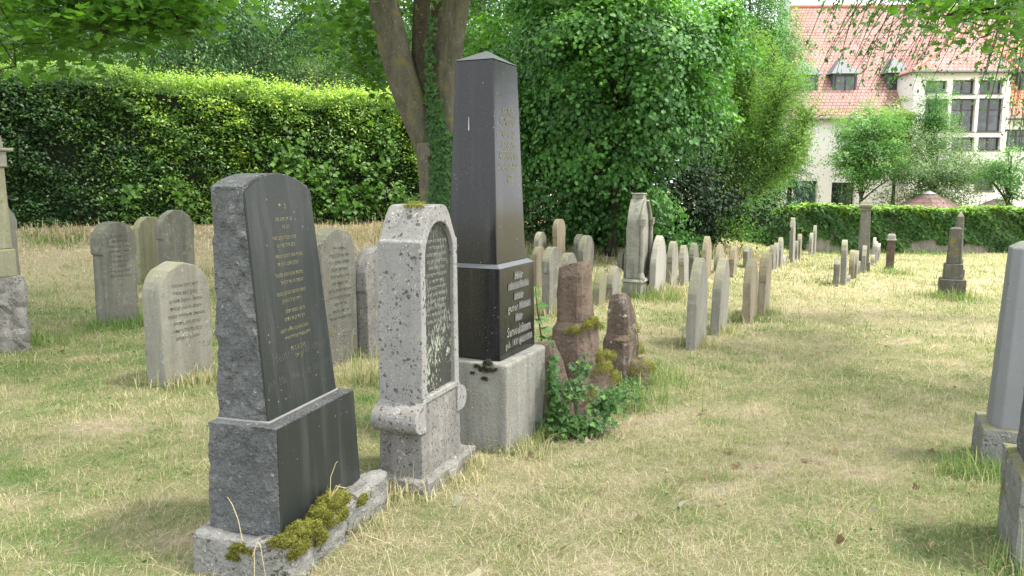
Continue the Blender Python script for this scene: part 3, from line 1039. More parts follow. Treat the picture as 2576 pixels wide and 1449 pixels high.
# ---- black obelisk on concrete block
_r = ray(1275, 1141); _k = (.036 - EYE) / _r[2]
fC = Frame((_r[0] * _k, _r[1] * _k), 24.5)
C_ = fC.root('black_granite_obelisk', 'tall polished black granite obelisk on a pale concrete block', 'obelisk', None)
wC = fC.xto(0, 0, 1378, 870); tC = .50
zc = fC.h(0, 0, 1275, 920)
MB().box(0, wC, 0, tC, -.1, zc).build('concrete_block', M['concrete'], C_, bevel=.012, seg=2)
dx0, dy0 = .07, .075
dx1 = fC.xto(dx0, dy0, 1345, 868)
dy1 = dy0 + .40
zd = fC.h(dx0, dy0, 1246, 678)
MB().box(dx0, dx1, dy0, dy1, zc + .002, zd, .006, .006).build('die', M['black_gran'], C_, bevel=.004)
e = .03
zl = zd + .022
MB().add([(dx0 + .006, dy0 + .006, zd), (dx1 - .006, dy0 + .006, zd), (dx1 - .006, dy1 - .006, zd), (dx0 + .006, dy1 - .006, zd),
          (dx0 + e + .006, dy0 + e + .006, zl), (dx1 - e - .006, dy0 + e + .006, zl), (dx1 - e - .006, dy1 - e - .006, zl), (dx0 + e + .006, dy1 - e - .006, zl)],
         [(4, 5, 6, 7), (0, 1, 5, 4), (1, 2, 6, 5), (2, 3, 7, 6), (3, 0, 4, 7)]).build('die_ledge', M['cap_gran'], C_)
sx0, sy0 = dx0 + .038, dy0 + .038
sx1 = fC.xto(sx0, sy0, 1322, 655); sy1 = dy1 - .036
zs = fC.h(sx0, sy0, 1240, 143)
hs = zs - zl
mx_ = (sx1 - sx0) - (fC.xto(sx0 + .03, sy0 + .03, 1303, 150) - sx0 - .03)
mx_ = min(max(mx_ / 2, .022), .05)
MB().box(sx0, sx1, sy0, sy1, zl - .001, zs, mx_, mx_).build('shaft', M['black_gran'], C_, bevel=.004)
ax, ay = (sx0 + sx1) / 2, (sy0 + sy1) / 2
q = .004
MB().add([(sx0 + mx_ - q, sy0 + mx_ - q, zs + .001), (sx1 - mx_ + q, sy0 + mx_ - q, zs + .001), (sx1 - mx_ + q, sy1 - mx_ + q, zs + .001), (sx0 + mx_ - q, sy1 - mx_ + q, zs + .001), (ax, ay, zs + .075)],
         [(0, 1, 4), (1, 2, 4), (2, 3, 4), (3, 0, 4), (3, 2, 1, 0)]).build('pyramid_cap', M['cap_gran'], C_)
slc = mx_ / hs
lines = []
cxs = (sx0 + sx1) / 2 + .01
hC = lambda py: fC.h(cxs, sy0, 1285, py)
rows = [(274, 9), (284, 8), (300, 13), (311, 11), (331, 14), (341, 12), (358, 14), (368, 13), (385, 14), (395, 12), (413, 14), (424, 12), (444, 5), (455, 5)]
for py, L in rows:
    lines.append((heb(L, 1 if L < 6 else 3), cxs, hC(py) - .012, .030, (sx1 - sx0 - .1) * (1 if L > 6 else .4)))
letters(C_, lines, M['gold'], 'inscription_lettering', sy0 - .003 - slc * zl, slant=slc)
cd = (dx0 + dx1) / 2
hD = lambda py: fC.h(cd, dy0, 1298, py)
rows = [(692, 'Hier', .07, .13), (716, 'ruhet in Frieden', .07, .30), (743, 'unser', .07, .14), (770, 'guter Vater', .07, .36), (797, 'Herr', .07, .11), (830, 'Samuel Stern', .085, .35), (856, 'geb. 1839 gest. 1910', .06, .40)]
letters(C_, [(s, cd + .01, hD(py) - .02, sz, mw) for py, s, sz, mw in rows], M['silver'], 'name_lettering', dy0 - .0045 - .006 / (zd - zc) * zc, slant=.006 / (zd - zc))
mb = MB()
for k, (py, s, sz, mw) in enumerate(rows):
    zz = hD(py)
    if k in (0, 2, 4):
        a, b = cd - mw * .45, cd + mw * .5
    else:
        a, b = cd + .0, cd + .01 + mw * .52
    if k == 1: a = cd - mw * .5
    hh = .022 if k < 6 else .02
    off = dy0 - .001 + .006 / (zd - zc) * (zz - .02 - zc)
    mb.add([(a, off - .0022, zz - hh), (b, off - .0022, zz - hh), (b - .01, off - .0022, zz + hh), (a + .01, off - .0022, zz + hh)], [(0, 1, 2, 3)])
mb.build('lettering_backing', M['lead'], C_)
# bird dropping streak on the shaft side, moss on the block
mb = MB()
xs_ = sx0 + slc * (fC.h(sx0, sy0, 1173, 310) - zl)
yq = fC.yto(sx0, sy0, 1174, 310); zq = fC.h(sx0, yq, 1174, 320)
mb.add([(xs_ - .003 - slc * .05, yq - .003, zq + .06), (xs_ - .003 - slc * .05, yq - .0005, zq + .06), (xs_ - .004, yq + .003, zq - .01), (xs_ - .004, yq, zq - .02), (xs_ - .004, yq - .004, zq - .01)], [(0, 1, 2, 3, 4)])
mb.build('white_streak', M['white_drop'], C_)
moss_patch('moss', fC, [(.0, .12, zc - .01, .02, .03, .03, 500), (-.004, .15, zc - .05, .012, .03, .03, 350), (-.004, .19, zc - .03, .012, .02, .02, 250), (-.004, .10, zc - .045, .012, .02, .02, 250), (-.004, .14, zc - .10, .01, .02, .02, 200), (-.004, .07, zc - .035, .01, .013, .013, 120), (-.004, .22, zc - .07, .01, .013, .013, 100)],
           'dark round moss spots at the top edge of the concrete block')
bpy.data.objects['moss.003'].data.materials[0] = plain('dark_moss', (.035, .035, .015), .95, 0, .5, 60)

# ---- weathered red sandstone stumps
def rock(name, frame, levels, mat, parent=None, amp=.03, sides=22, power=3.0, label=None, cat=None, twist=0.0):
    """stacked rings: (z, centre x, centre y, half width x, half width y), broken up by noise"""
    V, F = [], []
    L = []
    for a, b in zip(levels[:-1], levels[1:]):
        k = max(1, int((b[0] - a[0]) / .035))
        for i in range(k):
            f = i / k
            L.append(tuple(a[j] + (b[j] - a[j]) * f for j in range(5)))
    L.append(levels[-1])
    for z, cx_, cy_, rx, ry in L:
        for j in range(sides):
            t = 2 * math.pi * j / sides
            c, s = math.cos(t), math.sin(t)
            k = (abs(c) ** power + abs(s) ** power) ** (-1 / power)
            q = Vector((cx_ + c * rx, cy_ + s * ry, z * .55)) * 6 + Vector((levels[0][3] * 31, 0, 0))
            nz = mnoise.noise(q) + .6 * mnoise.noise(q * 2.4) + .3 * mnoise.noise(q * 5.5)
            zq = round(z * 14) / 14
            k *= 1 + .05 * mnoise.noise(Vector((zq * 9, levels[0][3] * 9, 2.0)))
            V.append((cx_ + c * rx * k + c * nz * amp, cy_ + s * ry * k + s * nz * amp, z + ((.5 + 2.2 * max(0, (z - levels[-1][0]) / .12 + 1)) * amp * mnoise.noise(q * 1.3) if z > levels[0][0] else 0)))
    n = len(L)
    for i in range(1, n):
        for j in range(sides):
            j2 = (j + 1) % sides
            F.append(((i - 1) * sides + j, (i - 1) * sides + j2, i * sides + j2, i * sides + j))
    V.append((L[-1][1], L[-1][2], L[-1][0] + .015))
    for j in range(sides):
        F.append(((n - 1) * sides + j, (n - 1) * sides + (j + 1) % sides, len(V) - 1))
    me = bpy.data.meshes.new(name)
    me.from_pydata(V, [], F)
    o = obj(name, me, mat, parent)
    if parent is None:
        o.location = (frame.P[0], frame.P[1], frame.z)
        o.rotation_euler = (0, 0, math.pi / 2 - frame.th)
    if label:
        tag(o, label, cat)
    return o
f1 = Frame(ghit(1462, 1052), 25)
h1 = f1.h(.12, .1, 1465, 668); hm = f1.h(.12, .1, 1465, 805)
rock('broken_sandstone_stele', f1, [(-.1, .12, .10, .24, .17), (.1, .13, .10, .22, .16), (hm * .62, .13, .10, .19, .14), (hm * .93, .12, .10, .17, .125), (hm, .11, .10, .125, .10), (h1 * .93, .11, .10, .12, .095), (h1, .11, .10, .10, .085)],
     M['red_sand'], amp=.018, power=6, label='flat topped red sandstone stump with a mossy broken foot', cat='gravestone')
f2 = Frame(ghit(1580, 968), 25)
h2 = f2.h(.1, .1, 1572, 738); hm2 = f2.h(.1, .1, 1572, 835)
rock('broken_sandstone_stele', f2, [(-.1, .12, .1, .19, .14), (.12, .12, .1, .18, .12), (hm2 * .9, .11, .10, .165, .11), (hm2, .10, .10, .125, .095), (h2 * .75, .10, .10, .125, .09), (h2 * .92, .075, .10, .09, .075), (h2, .05, .10, .045, .05)],
     M['red_brown'], amp=.018, power=7, label='jagged pointed red sandstone stump with pale lichen discs', cat='gravestone')
f3 = Frame(ghit(1415, 1085), 25)
h3 = f3.h(.05, .1, 1395, 868)
rock('sandstone_fragment', f3, [(-.1, .12, .12, .20, .17), (h3 * .45, .10, .13, .16, .14), (h3 * .8, .05, .15, .11, .11), (h3, .01, .16, .06, .08)], M['red_sand'], amp=.03, power=2.4,
     label='low leaning sandstone fragment between the concrete block and the flat topped stump', cat='stone fragment')
f4 = Frame(ghit(1520, 1030), 25)
rock('sandstone_fragment', f4, [(-.1, .0, .1, .25, .16), (.18, .0, .1, .21, .13), (.34, .0, .1, .13, .10), (.42, -.02, .1, .06, .06)], M['red_sand'], amp=.03, power=2.4,
     label='low mossy sandstone fragment between the two red stumps', cat='stone fragment')
f5 = Frame(ghit(1628, 965), 25)
rock('sandstone_fragment', f5, [(-.1, .0, .1, .13, .13), (.1, .0, .1, .12, .12), (.18, .0, .1, .06, .07)], M['red_sand'], amp=.03, power=2.2,
     label='moss covered lump at the far side of the jagged red stump', cat='stone fragment')
moss_patch('moss', f1, [(.02, -.03, hm - .03, .1, .03, .05, 1700), (.12, -.03, hm - .02, .1, .04, .05, 1700), (.22, -.02, hm - .07, .07, .05, .06, 1200), (-.05, .05, hm - .06, .05, .06, .05, 800), (.22, -.04, hm * .55, .08, .03, .08, 1000), (.05, -.05, .12, .1, .03, .1, 900)],
           'green moss on the broken foot of the flat topped sandstone stump')
moss_patch('moss', f4, [(-.08, -.02, .30, .14, .06, .07, 2200), (.05, .02, .36, .10, .09, .06, 1400), (.12, -.03, .18, .1, .05, .08, 900)], 'moss over the low fragment between the two red stumps')
moss_patch('moss', f2, [(.24, .0, hm2 * .5, .05, .06, .12, 1100), (.2, .03, hm2 * .95, .04, .06, .1, 900), (.02, -.04, .08, .1, .03, .08, 600)], 'green moss on the flank of the jagged sandstone stump')
moss_patch('moss', f5, [(.0, .08, .1, .14, .14, .11, 3200)], 'bright green moss cushion over the stone lump')

# ---- pale grey monument at the edge and its neighbours
P = ghit(2462, 1178)
fG = Frame(P, 25)
G = fG.root('grey_granite_monument', 'smooth pale grey granite monument with slanting top on a mossy base', 'gravestone')
gw, gt = .42, .42                      # local: x away from us, y to the left; the near left corner is (0, 0)
hb = fG.h(0, 0, 2462, 1078)
rough_box('base', 0, gw, -gt, 0, -.1, hb, .006, .006, M['mossy_base'], G, .006, 9, 12)
ht = fG.h(.06, -.06, 2500, 625)
ins, ch = .055, .045
def octo(x0, x1, y0, y1, c):
    return [(x0, y1 - c), (x0, y0 + c), (x0 + c, y0), (x1 - c, y0), (x1, y0 + c), (x1, y1 - c), (x1 - c, y1), (x0 + c, y1)]
o0 = octo(ins, gw - ins, -gt + ins, -ins, ch)
o1 = octo(ins + .035, gw - ins - .035, -gt + ins + .035, -ins - .035, ch)
o2 = octo(ins + .085, gw - ins - .085, -gt + ins + .085, -ins - .085, ch * .8)
V = [(x, y, hb - .002) for x, y in o0] + [(x, y, ht) for x, y in o1] + [(x, y, ht + .035) for x, y in o2]
F = [tuple(reversed(range(8))), tuple(range(16, 24))] + [(r * 8 + i, r * 8 + (i + 1) % 8, r * 8 + 8 + (i + 1) % 8, r * 8 + 8 + i) for r in (0, 1) for i in range(8)]
MB().add(V, F).build('shaft', M['grey_smooth'], G, bevel=.005)
P = ghit(2548, 1445)
fH = Frame(P, 25)
Hm = fH.root('rough_granite_gravestone', 'rough dark granite gravestone on a pale stained foot, cut off by the picture edge', 'gravestone')
hb = fH.h(0, 0, 2545, 1205)
rough_box('foot', .0, .5, -.4, 0, -.1, hb, .0, .0, M['mossy_base'], Hm, .01, 9, 10)
rough_box('tablet', .05, .45, -.33, -.045, hb - .002, fH.h(0, 0, 2562, 780), .02, .01, M['dark_rough'], Hm, .012, 12, 16)

# ---- pilastered monument at the other edge
Pe = ghit(82, 880)
fL0 = Frame(Pe, 25)
Pn = fL0.w(-.8, 0)
fL = Frame(Pn, 25, fL0.z)
L = fL.root('pilastered_gravestone', 'tall greenish sandstone monument with cornice on a rough boulder base', 'gravestone')
hb = fL.h(.8, 0, 75, 692)
rough_box('rough_base', 0, .8, 0, .3, -.12, hb, .0, .0, M['dark_rough'] if False else M['lime_dirty'], L, .028, 7, 16)
h2_ = fL.h(.65, .05, 40, 626); h3_ = fL.h(.65, .05, 25, 420); h4_ = fL.h(.65, .05, 35, 372); h5_ = fL.h(.5, .05, 0, 335)
ep = fL.xto(0, .02, 44, 660); eb = fL.xto(0, .05, 24, 520); ec = fL.xto(0, .02, 36, 385)
MB().box(.08, ep, .02, .27, hb - .005, h2_).build('plinth', M['sand_green'], L, bevel=.012)
MB().box(.12, eb, .05, .25, h2_ - .002, h3_, .008, .004).build('body', M['sand_green'], L, bevel=.01)
MB().box(.115, eb + .01, .04, .26, h3_ - .002, h4_ - .03).box(.09, ec, .02, .28, h4_ - .03, h4_).build('cornice', M['sand'], L, bevel=.008)
MB().prism([(.13, h4_ - .002), (eb, h4_ - .002)] + arch_pts(.13, eb, h4_ + .03, h5_ - h4_ + .1, 14), .06, .24).build('arched_head', M['sand'], L, bevel=.008)

# ---- gothic monument with shafts
P = ghit(1612, 752)
fN = Frame(P, 25)
N_ = fN.root('gothic_monument', 'tall lichened gothic monument with small columns and a flat cap', 'monument')
wN = max(fN.xto(0, 0, 1652, 745), .5); wN = min(wN, .62)
tN = fN.yto(0, 0, 1600, 750); tN = min(max(tN, .28), .36)
hh = lambda py: fN.h(.15, .1, 1622, py)
zb, zc0, zt, zk = hh(701), hh(562), hh(500), hh(486)
MB().box(0, wN, 0, tN, -.1, zb - .04).build('base', M['gothic'], N_, bevel=.01)
MB().box(-.03, wN + .03, -.03, tN + .03, zb - .04, zb, .02, .02).build('base_cornice', M['gothic'], N_, bevel=.006)
pr = [(.05, zb - .002), (wN - .05, zb - .002), (wN - .05, zc0)]
xm = wN / 2
for i in range(9):
    a = i / 8
    pr.append((wN - .05 - (xm - .05 - .085) * a ** 1.6, zc0 + (zt - zc0) * a))
for i in range(9):
    a = 1 - i / 8
    pr.append((.05 + (xm - .05 - .085) * a ** 1.6, zc0 + (zt - zc0) * a))
MB().prism(pr, .05, tN - .03).build('body', M['gothic'], N_, bevel=.01)
MB().box(xm - .085, xm + .085, .06, tN - .05, zt - .002, zk - .02).box(xm - .10, xm + .10, .05, tN - .04, zk - .02, zk).build('flat_cap', M['gothic'], N_, bevel=.006)
for xx in (.055, wN - .055):
    c = MB().tube([(xx, .02, zb + .1), (xx, .02, zc0 - .05)], [.032, .028], 12).build('column', M['gothic'], N_, smooth=False)
    MB().tube([(xx, .02, zc0 - .05), (xx, .02, zc0 - .03), (xx, .02, zc0 + .04), (xx, .02, zc0 + .07)], [.03, .045, .055, .06], 8).build('capital', M['gothic'], c)
    MB().tube([(xx, .02, zb - .002), (xx, .02, zb + .03), (xx, .02, zb + .1)], [.065, .06, .034], 12).build('column_base', M['gothic'], c)
# moulded arch band over the face
mb = MB()
mb.tube([(.06, .03, zc0 + .05), (.08, .03, zc0 + .12), (xm - .09, .03, zt - .03)], [.03, .03, .022], 8).tube([(wN - .06, .03, zc0 + .05), (wN - .08, .03, zc0 + .12), (xm + .09, .03, zt - .03)], [.03, .03, .022], 8)
mb.build('arch_moulding', M['gothic'], N_)

# ---- slabs on the grassy rise by the hedge
GL = 'old gravestones standing by the tall hedge'
slab('arched_gravestone', 27, (239, 266, 347, 558, 826), 'step', 'sand_dark', 'grey arched gravestone with shouldered sides and faint carved lines, beside the rough boulder base', GL, text=9, lean=(1, 0))
slab('arched_gravestone', 27, (341, 357, 412, 545, 717), 'round', 'sand_green', 'pale greenish gravestone half hidden between two arched stones by the hedge', GL)
slab('arched_gravestone', 27, (401, 417, 498, 528, 742), 'step', 'sand_dark', 'tallest arched gravestone of the hedge group with dark streaks and mossy top', GL, text=0)
slab('arched_gravestone', 27, (371, 415, 541, 661, 976), 'round', 'sand', 'low wide round gravestone directly beside the big dark granite stone', GL, text=11, t=.2)
slab('arched_gravestone', 24, (806, 818, 903, 574, 930), 'round', 'sand_dark', 'streaky arched gravestone seen between the dark granite stone and the spotted limestone', GL, text=14, t=.15, tmat='faint')
slab('arched_gravestone', 24, (892, 925, 1010, 618, 905), 'step', 'lime_dirty', 'blotchy pale gravestone mostly hidden behind the spotted limestone', GL)
slab('arched_gravestone', 25, (-40, -24, 56, 508, 735), 'gstep', 'sand', 'narrow grey gravestone peeping out behind the greenish monument', GL, t=.14)

# ---- slabs in rows; a: picture window two, b: picture window three of my survey
za = lambda v: (1223.3 + v[0] * .3268, 1223.3 + v[1] * .3268, 1223.3 + v[2] * .3268, 434 + v[3] * .3268, 434 + v[4] * .3268)
zb_ = lambda v: (1894.2 + v[0] * .2648, 1894.2 + v[1] * .2648, 1894.2 + v[2] * .2648, 434 + v[3] * .2648, 434 + v[4] * .2648)
G1 = 'gravestones in rows behind the obelisk'
rowsA = [
    ((380, 398, 457, 455, 790), 'step', 'sand', 'pale round topped gravestone just beyond the obelisk, behind a brownish one'),
    ((358, 388, 447, 572, 880), 'round', 'sand_brown', 'small brownish gravestone touching the edge of the obelisk'),
    ((510, 545, 600, 357, 790), 'step', 'sand_brown', 'tall slim gravestone rising highest before the hazel bush'),
    ((430, 478, 570, 575, 1112), 'step', 'sand_dark', 'big shouldered gravestone with leafy carving, standing in front of the tall slim one'),
    ((577, 618, 710, 618, 1060), 'step', 'sand_dark', 'shouldered gravestone directly behind the flat topped red stump'),
    ((688, 700, 745, 475, 740), 'round', 'sand_dark', 'dim gravestone peeping out in the shade of the hazel bush'),
    ((690, 738, 822, 485, 800), 'step', 'sand_dark', 'broad dark gravestone in the shade of the hazel bush'),
    ((852, 866, 918, 752, 1025), 'gothic', 'sand_green', 'low greenish gravestone touching the flat topped red stump'),
    ((932, 968, 1026, 722, 1008), 'gstep', 'sand', 'small shouldered gravestone standing above the jagged red stump'),
    ((1104, 1114, 1160, 368, 780), 'round', 'sand_pale', 'pale blotched gravestone head showing behind the gothic monument'),
    ((1062, 1096, 1160, 527, 935), 'step', 'sand', 'shouldered gravestone with brown side leaning against the view of the gothic monument'),
    ((1030, 1044, 1070, 600, 770), 'round', 'sand_dark', 'small dark gravestone half hidden behind the shouldered one by the gothic monument'),
    ((1276, 1298, 1376, 487, 960), 'gothic', 'sand_pale', 'broad pointed pale gravestone on the far side of the gothic monument'),
    ((1390, 1420, 1466, 525, 910), 'gstep', 'sand', 'gravestone with brown shouldered side beside the broad pointed pale one'),
    ((1488, 1522, 1560, 560, 880), 'gstep', 'sand', 'low shouldered gravestone behind the pair of long upright ones'),
    ((1562, 1592, 1624, 540, 850), 'gstep', 'sand_dark', 'blotchy gravestone tucked behind the closest upright slab'),
    ((1652, 1688, 1730, 490, 830), 'gstep', 'sand_brown', 'tall brown faced gravestone rising behind the two long upright slabs'),
    ((1758, 1786, 1832, 552, 780), 'gothic', 'sand_brown', 'brown pointed gravestone over the second long upright slab'),
    ((1555, 1608, 1690, 662, 1378), 'gothic', 'sand', 'long upright slab nearest to the jagged red stump, first of four in the short row'),
    ((1733, 1787, 1850, 657, 1260), 'gothic', 'sand', 'second long upright slab of the short row, with smooth grey side'),
    ((1846, 1858, 1884, 670, 800), 'round', 'sand_pale', 'tiny pale gravestone low in the grass between taller ones'),
    ((1872, 1899, 1923, 562, 810), 'gstep', 'sand_brown', 'dark brown gravestone standing alone behind the second upright slab'),
    ((1998, 2010, 2040, 567, 740), 'point', 'sand_dark', 'small dark pointed gravestone behind the third upright slab'),
    ((1984, 2030, 2081, 662, 1168), 'gothic', 'sand_brown', 'third upright slab of the short row, brown and lichened'),
    ((2091, 2136, 2177, 615, 1112), 'step', 'sand_brown', 'fourth upright slab of the short row, shouldered and brown'),
]
for k, (v, kind, mt, lab) in enumerate(rowsA):
    slab('upright_gravestone', 25 + random.uniform(-2.5, 2.5), za(v), kind, mt, lab, G1, lean=(random.uniform(-2.3, 2.3), random.uniform(-1.8, 1.8)))
G2 = 'gravestones seen edge on in the far rows'
rowsB = [
    ((155, 190, 203, 687, 932), 'gstep', 'sand_dark', 'first slab of the far single file, dark sided'),
    ((197, 222, 238, 668, 918), 'gstep', 'sand', 'second slab of the far single file'),
    ((237, 262, 282, 618, 905), 'gothic', 'sand', 'third and taller pointed slab of the far single file'),
    ((283, 296, 316, 780, 885), 'round', 'sand_pale', 'tiny low slab beside the taller pointed one of the far single file'),
    ((343, 378, 398, 425, 864), 'gothic', 'sand', 'very tall slim pointed slab against the ivy wall'),
    ((393, 414, 428, 650, 840), 'step', 'sand_dark', 'short dark slab tucked beside the very tall slim one'),
    ((417, 444, 461, 583, 828), 'step', 'sand_brown', 'brown shouldered slab just past the very tall slim one'),
    ((533, 552, 566, 573, 800), 'step', 'sand', 'slab with shoulder before the ivy wall, shorter of a pair'),
    ((562, 584, 597, 503, 790), 'gothic', 'sand', 'slim taller slab of the pair before the ivy wall'),
    ((757, 815, 828, 810, 1088), 'point', 'sand_dark', 'sharply pointed short slab at the head of the near file'),
    ((825, 880, 897, 640, 1078), 'step', 'sand', 'tall shouldered slab next to the sharply pointed short one'),
    ((868, 925, 940, 975, 1060), 'round', 'sand_dark', 'low rounded stub between taller slabs of the near file'),
    ((925, 955, 968, 735, 1016), 'gstep', 'sand_brown', 'brown slab just before the scroll topped pillar'),
    ((964, 983, 994, 742, 1008), 'gothic', 'sand', 'thin slab pressed close behind the brown one'),
    ((993, 1015, 1029, 840, 976), 'round', 'sand_dark', 'small rounded slab at the foot of the scroll topped pillar'),
    ((1034, 1062, 1082, 693, 958), 'gothic', 'sand', 'slab overlapping the shaft of the scroll topped pillar'),
    ((1130, 1157, 1170, 615, 850), 'gothic', 'sand_pale', 'tallest of three pale slabs past the scroll topped pillar'),
    ((1138, 1152, 1162, 780, 884), 'round', 'sand', 'tiny slab below the three pale ones'),
    ((1160, 1175, 1185, 655, 872), 'step', 'sand_pale', 'middle one of three pale slabs past the scroll topped pillar'),
    ((1182, 1198, 1209, 672, 855), 'step', 'sand_pale', 'last of three pale slabs past the scroll topped pillar'),
]
for k, (v, kind, mt, lab) in enumerate(rowsB):
    q = zb_(v)
    slab('edge_on_gravestone', 25 + random.uniform(-1.5, 1.5), q, kind, mt, lab, G2, w=.5 if (q[2] - q[0]) > 7 else .4, t=None, lean=(random.uniform(-1.3, 1.3), random.uniform(-1, 1)))

# scroll topped pillar
def local_frame(px, py, deg=25):
    return Frame(ghit(px, py), deg)
f = local_frame(2188, 684)
S = f.root('scroll_topped_pillar', 'tall tapering pillar monument with a carved scroll capital before the ivy wall', 'monument')
top = f.h(.1, .1, 2188, 508); k = top
MB().box(0, .34, 0, .34, -.1, .24).build('plinth', M['sand_dark'], S, bevel=.01)
MB().box(.03, .31, .03, .31, .238, k - .2, .035, .035).build('shaft', M['sand_dark'], S, bevel=.008)
mb = MB().box(.05, .29, .05, .29, k - .202, k - .16, -.02, -.02)
mb.box(.03, .31, .03, .31, k - .05, k, .02, .02)
mb.box(.05, .29, .05, .29, k - .162, k - .048)
mb.build('capital', M['sand'], S, bevel=.006)
mb = MB()
for xx in (.035, .305):
    mb.tube([(xx, .03, k - .09), (xx, .31, k - .09)], [.045, .045], 10)
mb.build('scroll', M['sand'], S)
# dark post with pale capping
f = local_frame(2250, 683)
S = f.root('capped_stone_post', 'dark brown stone post with a pale carved block on top standing alone', 'monument')
k = f.h(.1, .1, 2252, 589)
MB().box(0, .24, 0, .24, -.1, .08).build('foot', M['brown_slab'], S, bevel=.01)
MB().box(.02, .22, .02, .22, .078, k - .17).build('shaft', M['brown_slab'], S, bevel=.01)
MB().box(0, .24, 0, .24, k - .172, k - .13).box(.02, .22, .02, .22, k - .132, k - .03).box(.035, .205, .035, .205, k - .032, k).build('capping', M['sand_pale'], S, bevel=.01)
# stepped monument with yellow lichen
f = local_frame(2362, 748)
S = f.root('stepped_monument', 'dark stepped monument with yellow lichen on its blunt shaft', 'monument')
w0, d0 = .30, .40
h_ = lambda py: f.h(0, 0, 2362, py)
a, b, c = h_(702), h_(664), h_(577)
MB().box(0, w0 + .12, -d0, 0, -.1, a).build('base', M['yellow_lichen'], S, bevel=.012)
MB().box(.05, w0 + .07, -d0 + .05, -.05, a - .002, b, .01, .01).build('plinth', M['yellow_lichen'], S, bevel=.01)
MB().box(.09, w0 + .03, -d0 + .09, -.09, b - .002, c, .02, .02).build('shaft', M['yellow_lichen'], S, bevel=.01)
MB().box(.10, w0 + .02, -d0 + .10, -.10, c - .001, c + .03, .04, .04).build('cap', M['yellow_lichen'], S, bevel=.008)
# taller obelisk behind it
f = local_frame(2386, 722)
S = f.root('weathered_obelisk', 'weathered brown obelisk standing directly behind the yellow lichened monument', 'monument')
h_ = lambda py: f.h(0, 0, 2400, py)
MB().box(0, .45, -.27, .0, -.1, h_(678)).build('base', M['yellow_lichen'], S, bevel=.01)
MB().box(.05, .4, -.23, -.03, h_(678) - .002, h_(652)).build('plinth', M['sand_dark'], S, bevel=.01)
MB().box(.08, .36, -.215, -.06, h_(652) - .002, h_(545), .02, .02).build('shaft', M['sand_dark'], S, bevel=.01)
zt_ = h_(545)
MB().add([(.10, -.195, zt_ - .001), (.34, -.195, zt_ - .001), (.34, -.08, zt_ - .001), (.10, -.08, zt_ - .001), (.22, -.1375, h_(531))], [(0, 1, 4), (1, 2, 4), (2, 3, 4), (3, 0, 4), (3, 2, 1, 0)]).build('tip', M['sand_dark'], S)

# ------------------------------------------------------------------ vegetation
def clumps(c, rad, ncl, nper, cs, flat=.55, shell=.5, droop=.5, seed=None, keep=None, lump=.25):
    """leaf positions and normals: leaf clumps spread through an uneven crown"""
    c = np.array(c, float); rad = np.array(rad, float)
    u = unit(RNG.normal(size=(ncl, 3)))
    r = shell + (1 - shell) * RNG.uniform(0, 1, ncl) ** .6
    wob = 1 + lump * np.sin(u[:, 0] * 5 + c[0]) * np.sin(u[:, 1] * 4 + c[1] * 2) + lump * .6 * np.sin(u[:, 2] * 7 + c[0] * 3)
    C = c + u * rad * (r * wob)[:, None]
    if keep is not None:
        k = keep(C); C, u = C[k], u[k]
    ncl = len(C)
    csz = cs * RNG.uniform(.6, 1.35, ncl)
    g = RNG.normal(size=(ncl, nper, 3)) * .5
    off = g * csz[:, None, None] * np.array([1, 1, flat])
    rr = np.hypot(off[..., 0], off[..., 1])
    off[..., 2] -= droop * rr * .6
    P = C[:, None, :] + off
    N = np.broadcast_to(u[:, None, :] * .55 + np.array([0, 0, .75]), P.shape) + off / cs * .5 + RNG.normal(0, .45, P.shape)
    ct = np.clip(RNG.normal(.42, .21, ncl), .03, .97)
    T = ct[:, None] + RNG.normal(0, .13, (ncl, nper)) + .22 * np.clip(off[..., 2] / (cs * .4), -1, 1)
    return P.reshape(-1, 3), N.reshape(-1, 3), T.ravel(), C

def trunk_mb(base, top, r0, limbs=(), bend=.2, r1=None):
    base, top = Vector(base), Vector(top)
    mb = MB()
    n = 8
    pts, rad = [], []
    sd = Vector((random.uniform(-1, 1), random.uniform(-1, 1), 0)) * bend
    for i in range(n + 1):
        f = i / n
        pts.append(base.lerp(top, f) + sd * math.sin(f * 3) * .5)
        rad.append(r0 * (1 - .8 * f) + (r0 * .35 * (1 - f) ** 6))
    mb.tube(pts, rad, 10, .15)
    for q in limbs:
        q = Vector(q)
        f = min(.9, max(.25, (q.z - base.z) / max(.1, (top.z - base.z)) * .6))
        s = base.lerp(top, f) + sd * math.sin(f * 3) * .5
        mid = s.lerp(q, .5) + Vector((0, 0, .12 * (q - s).length))
        r = r0 * (1 - .8 * f) * .5
        mb.tube([s, s.lerp(mid, .5) + Vector((0, 0, .05)), mid, mid.lerp(q, .5), q], [r, r * .8, r * .6, r * .4, r * .15], 6)
    return mb

def tree(name, label, cat, base, c, rad, ncl, nper, cs, leaf, mat, shape='ovate', trunk_r=.2, bark_m='bark_dark', group=None, nlimb=14, droop=.5, flat=.55, shell=.45, tint=0.0, keep=None, top=None, hgrad=0.0, lump=.25):
    o = empty(name, base)
    tag(o, label, cat, group)
    b = Vector(base)
    P, N, T, C = clumps(c, rad, ncl, nper, cs, flat, shell, droop, keep=keep, lump=lump)
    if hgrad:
        T = T + hgrad * np.clip((P[:, 2] - c[2] + rad[2] * .2) / rad[2], -1, 1)  # sunlit top and shaded base put into the leaf tint
    P = P - np.array(base)
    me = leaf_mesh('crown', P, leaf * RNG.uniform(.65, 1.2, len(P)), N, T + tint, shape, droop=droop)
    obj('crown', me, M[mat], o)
    idx = RNG.choice(len(C), min(nlimb, len(C)), replace=False)
    t_top = top or (c[0], c[1], c[2] + rad[2] * .6)
    trunk_mb((0, 0, -.15), Vector(t_top) - b, trunk_r, [tuple(Vector(C[i]) - b) for i in idx]).build('trunk', M[bark_m], o, smooth=True)
    return o

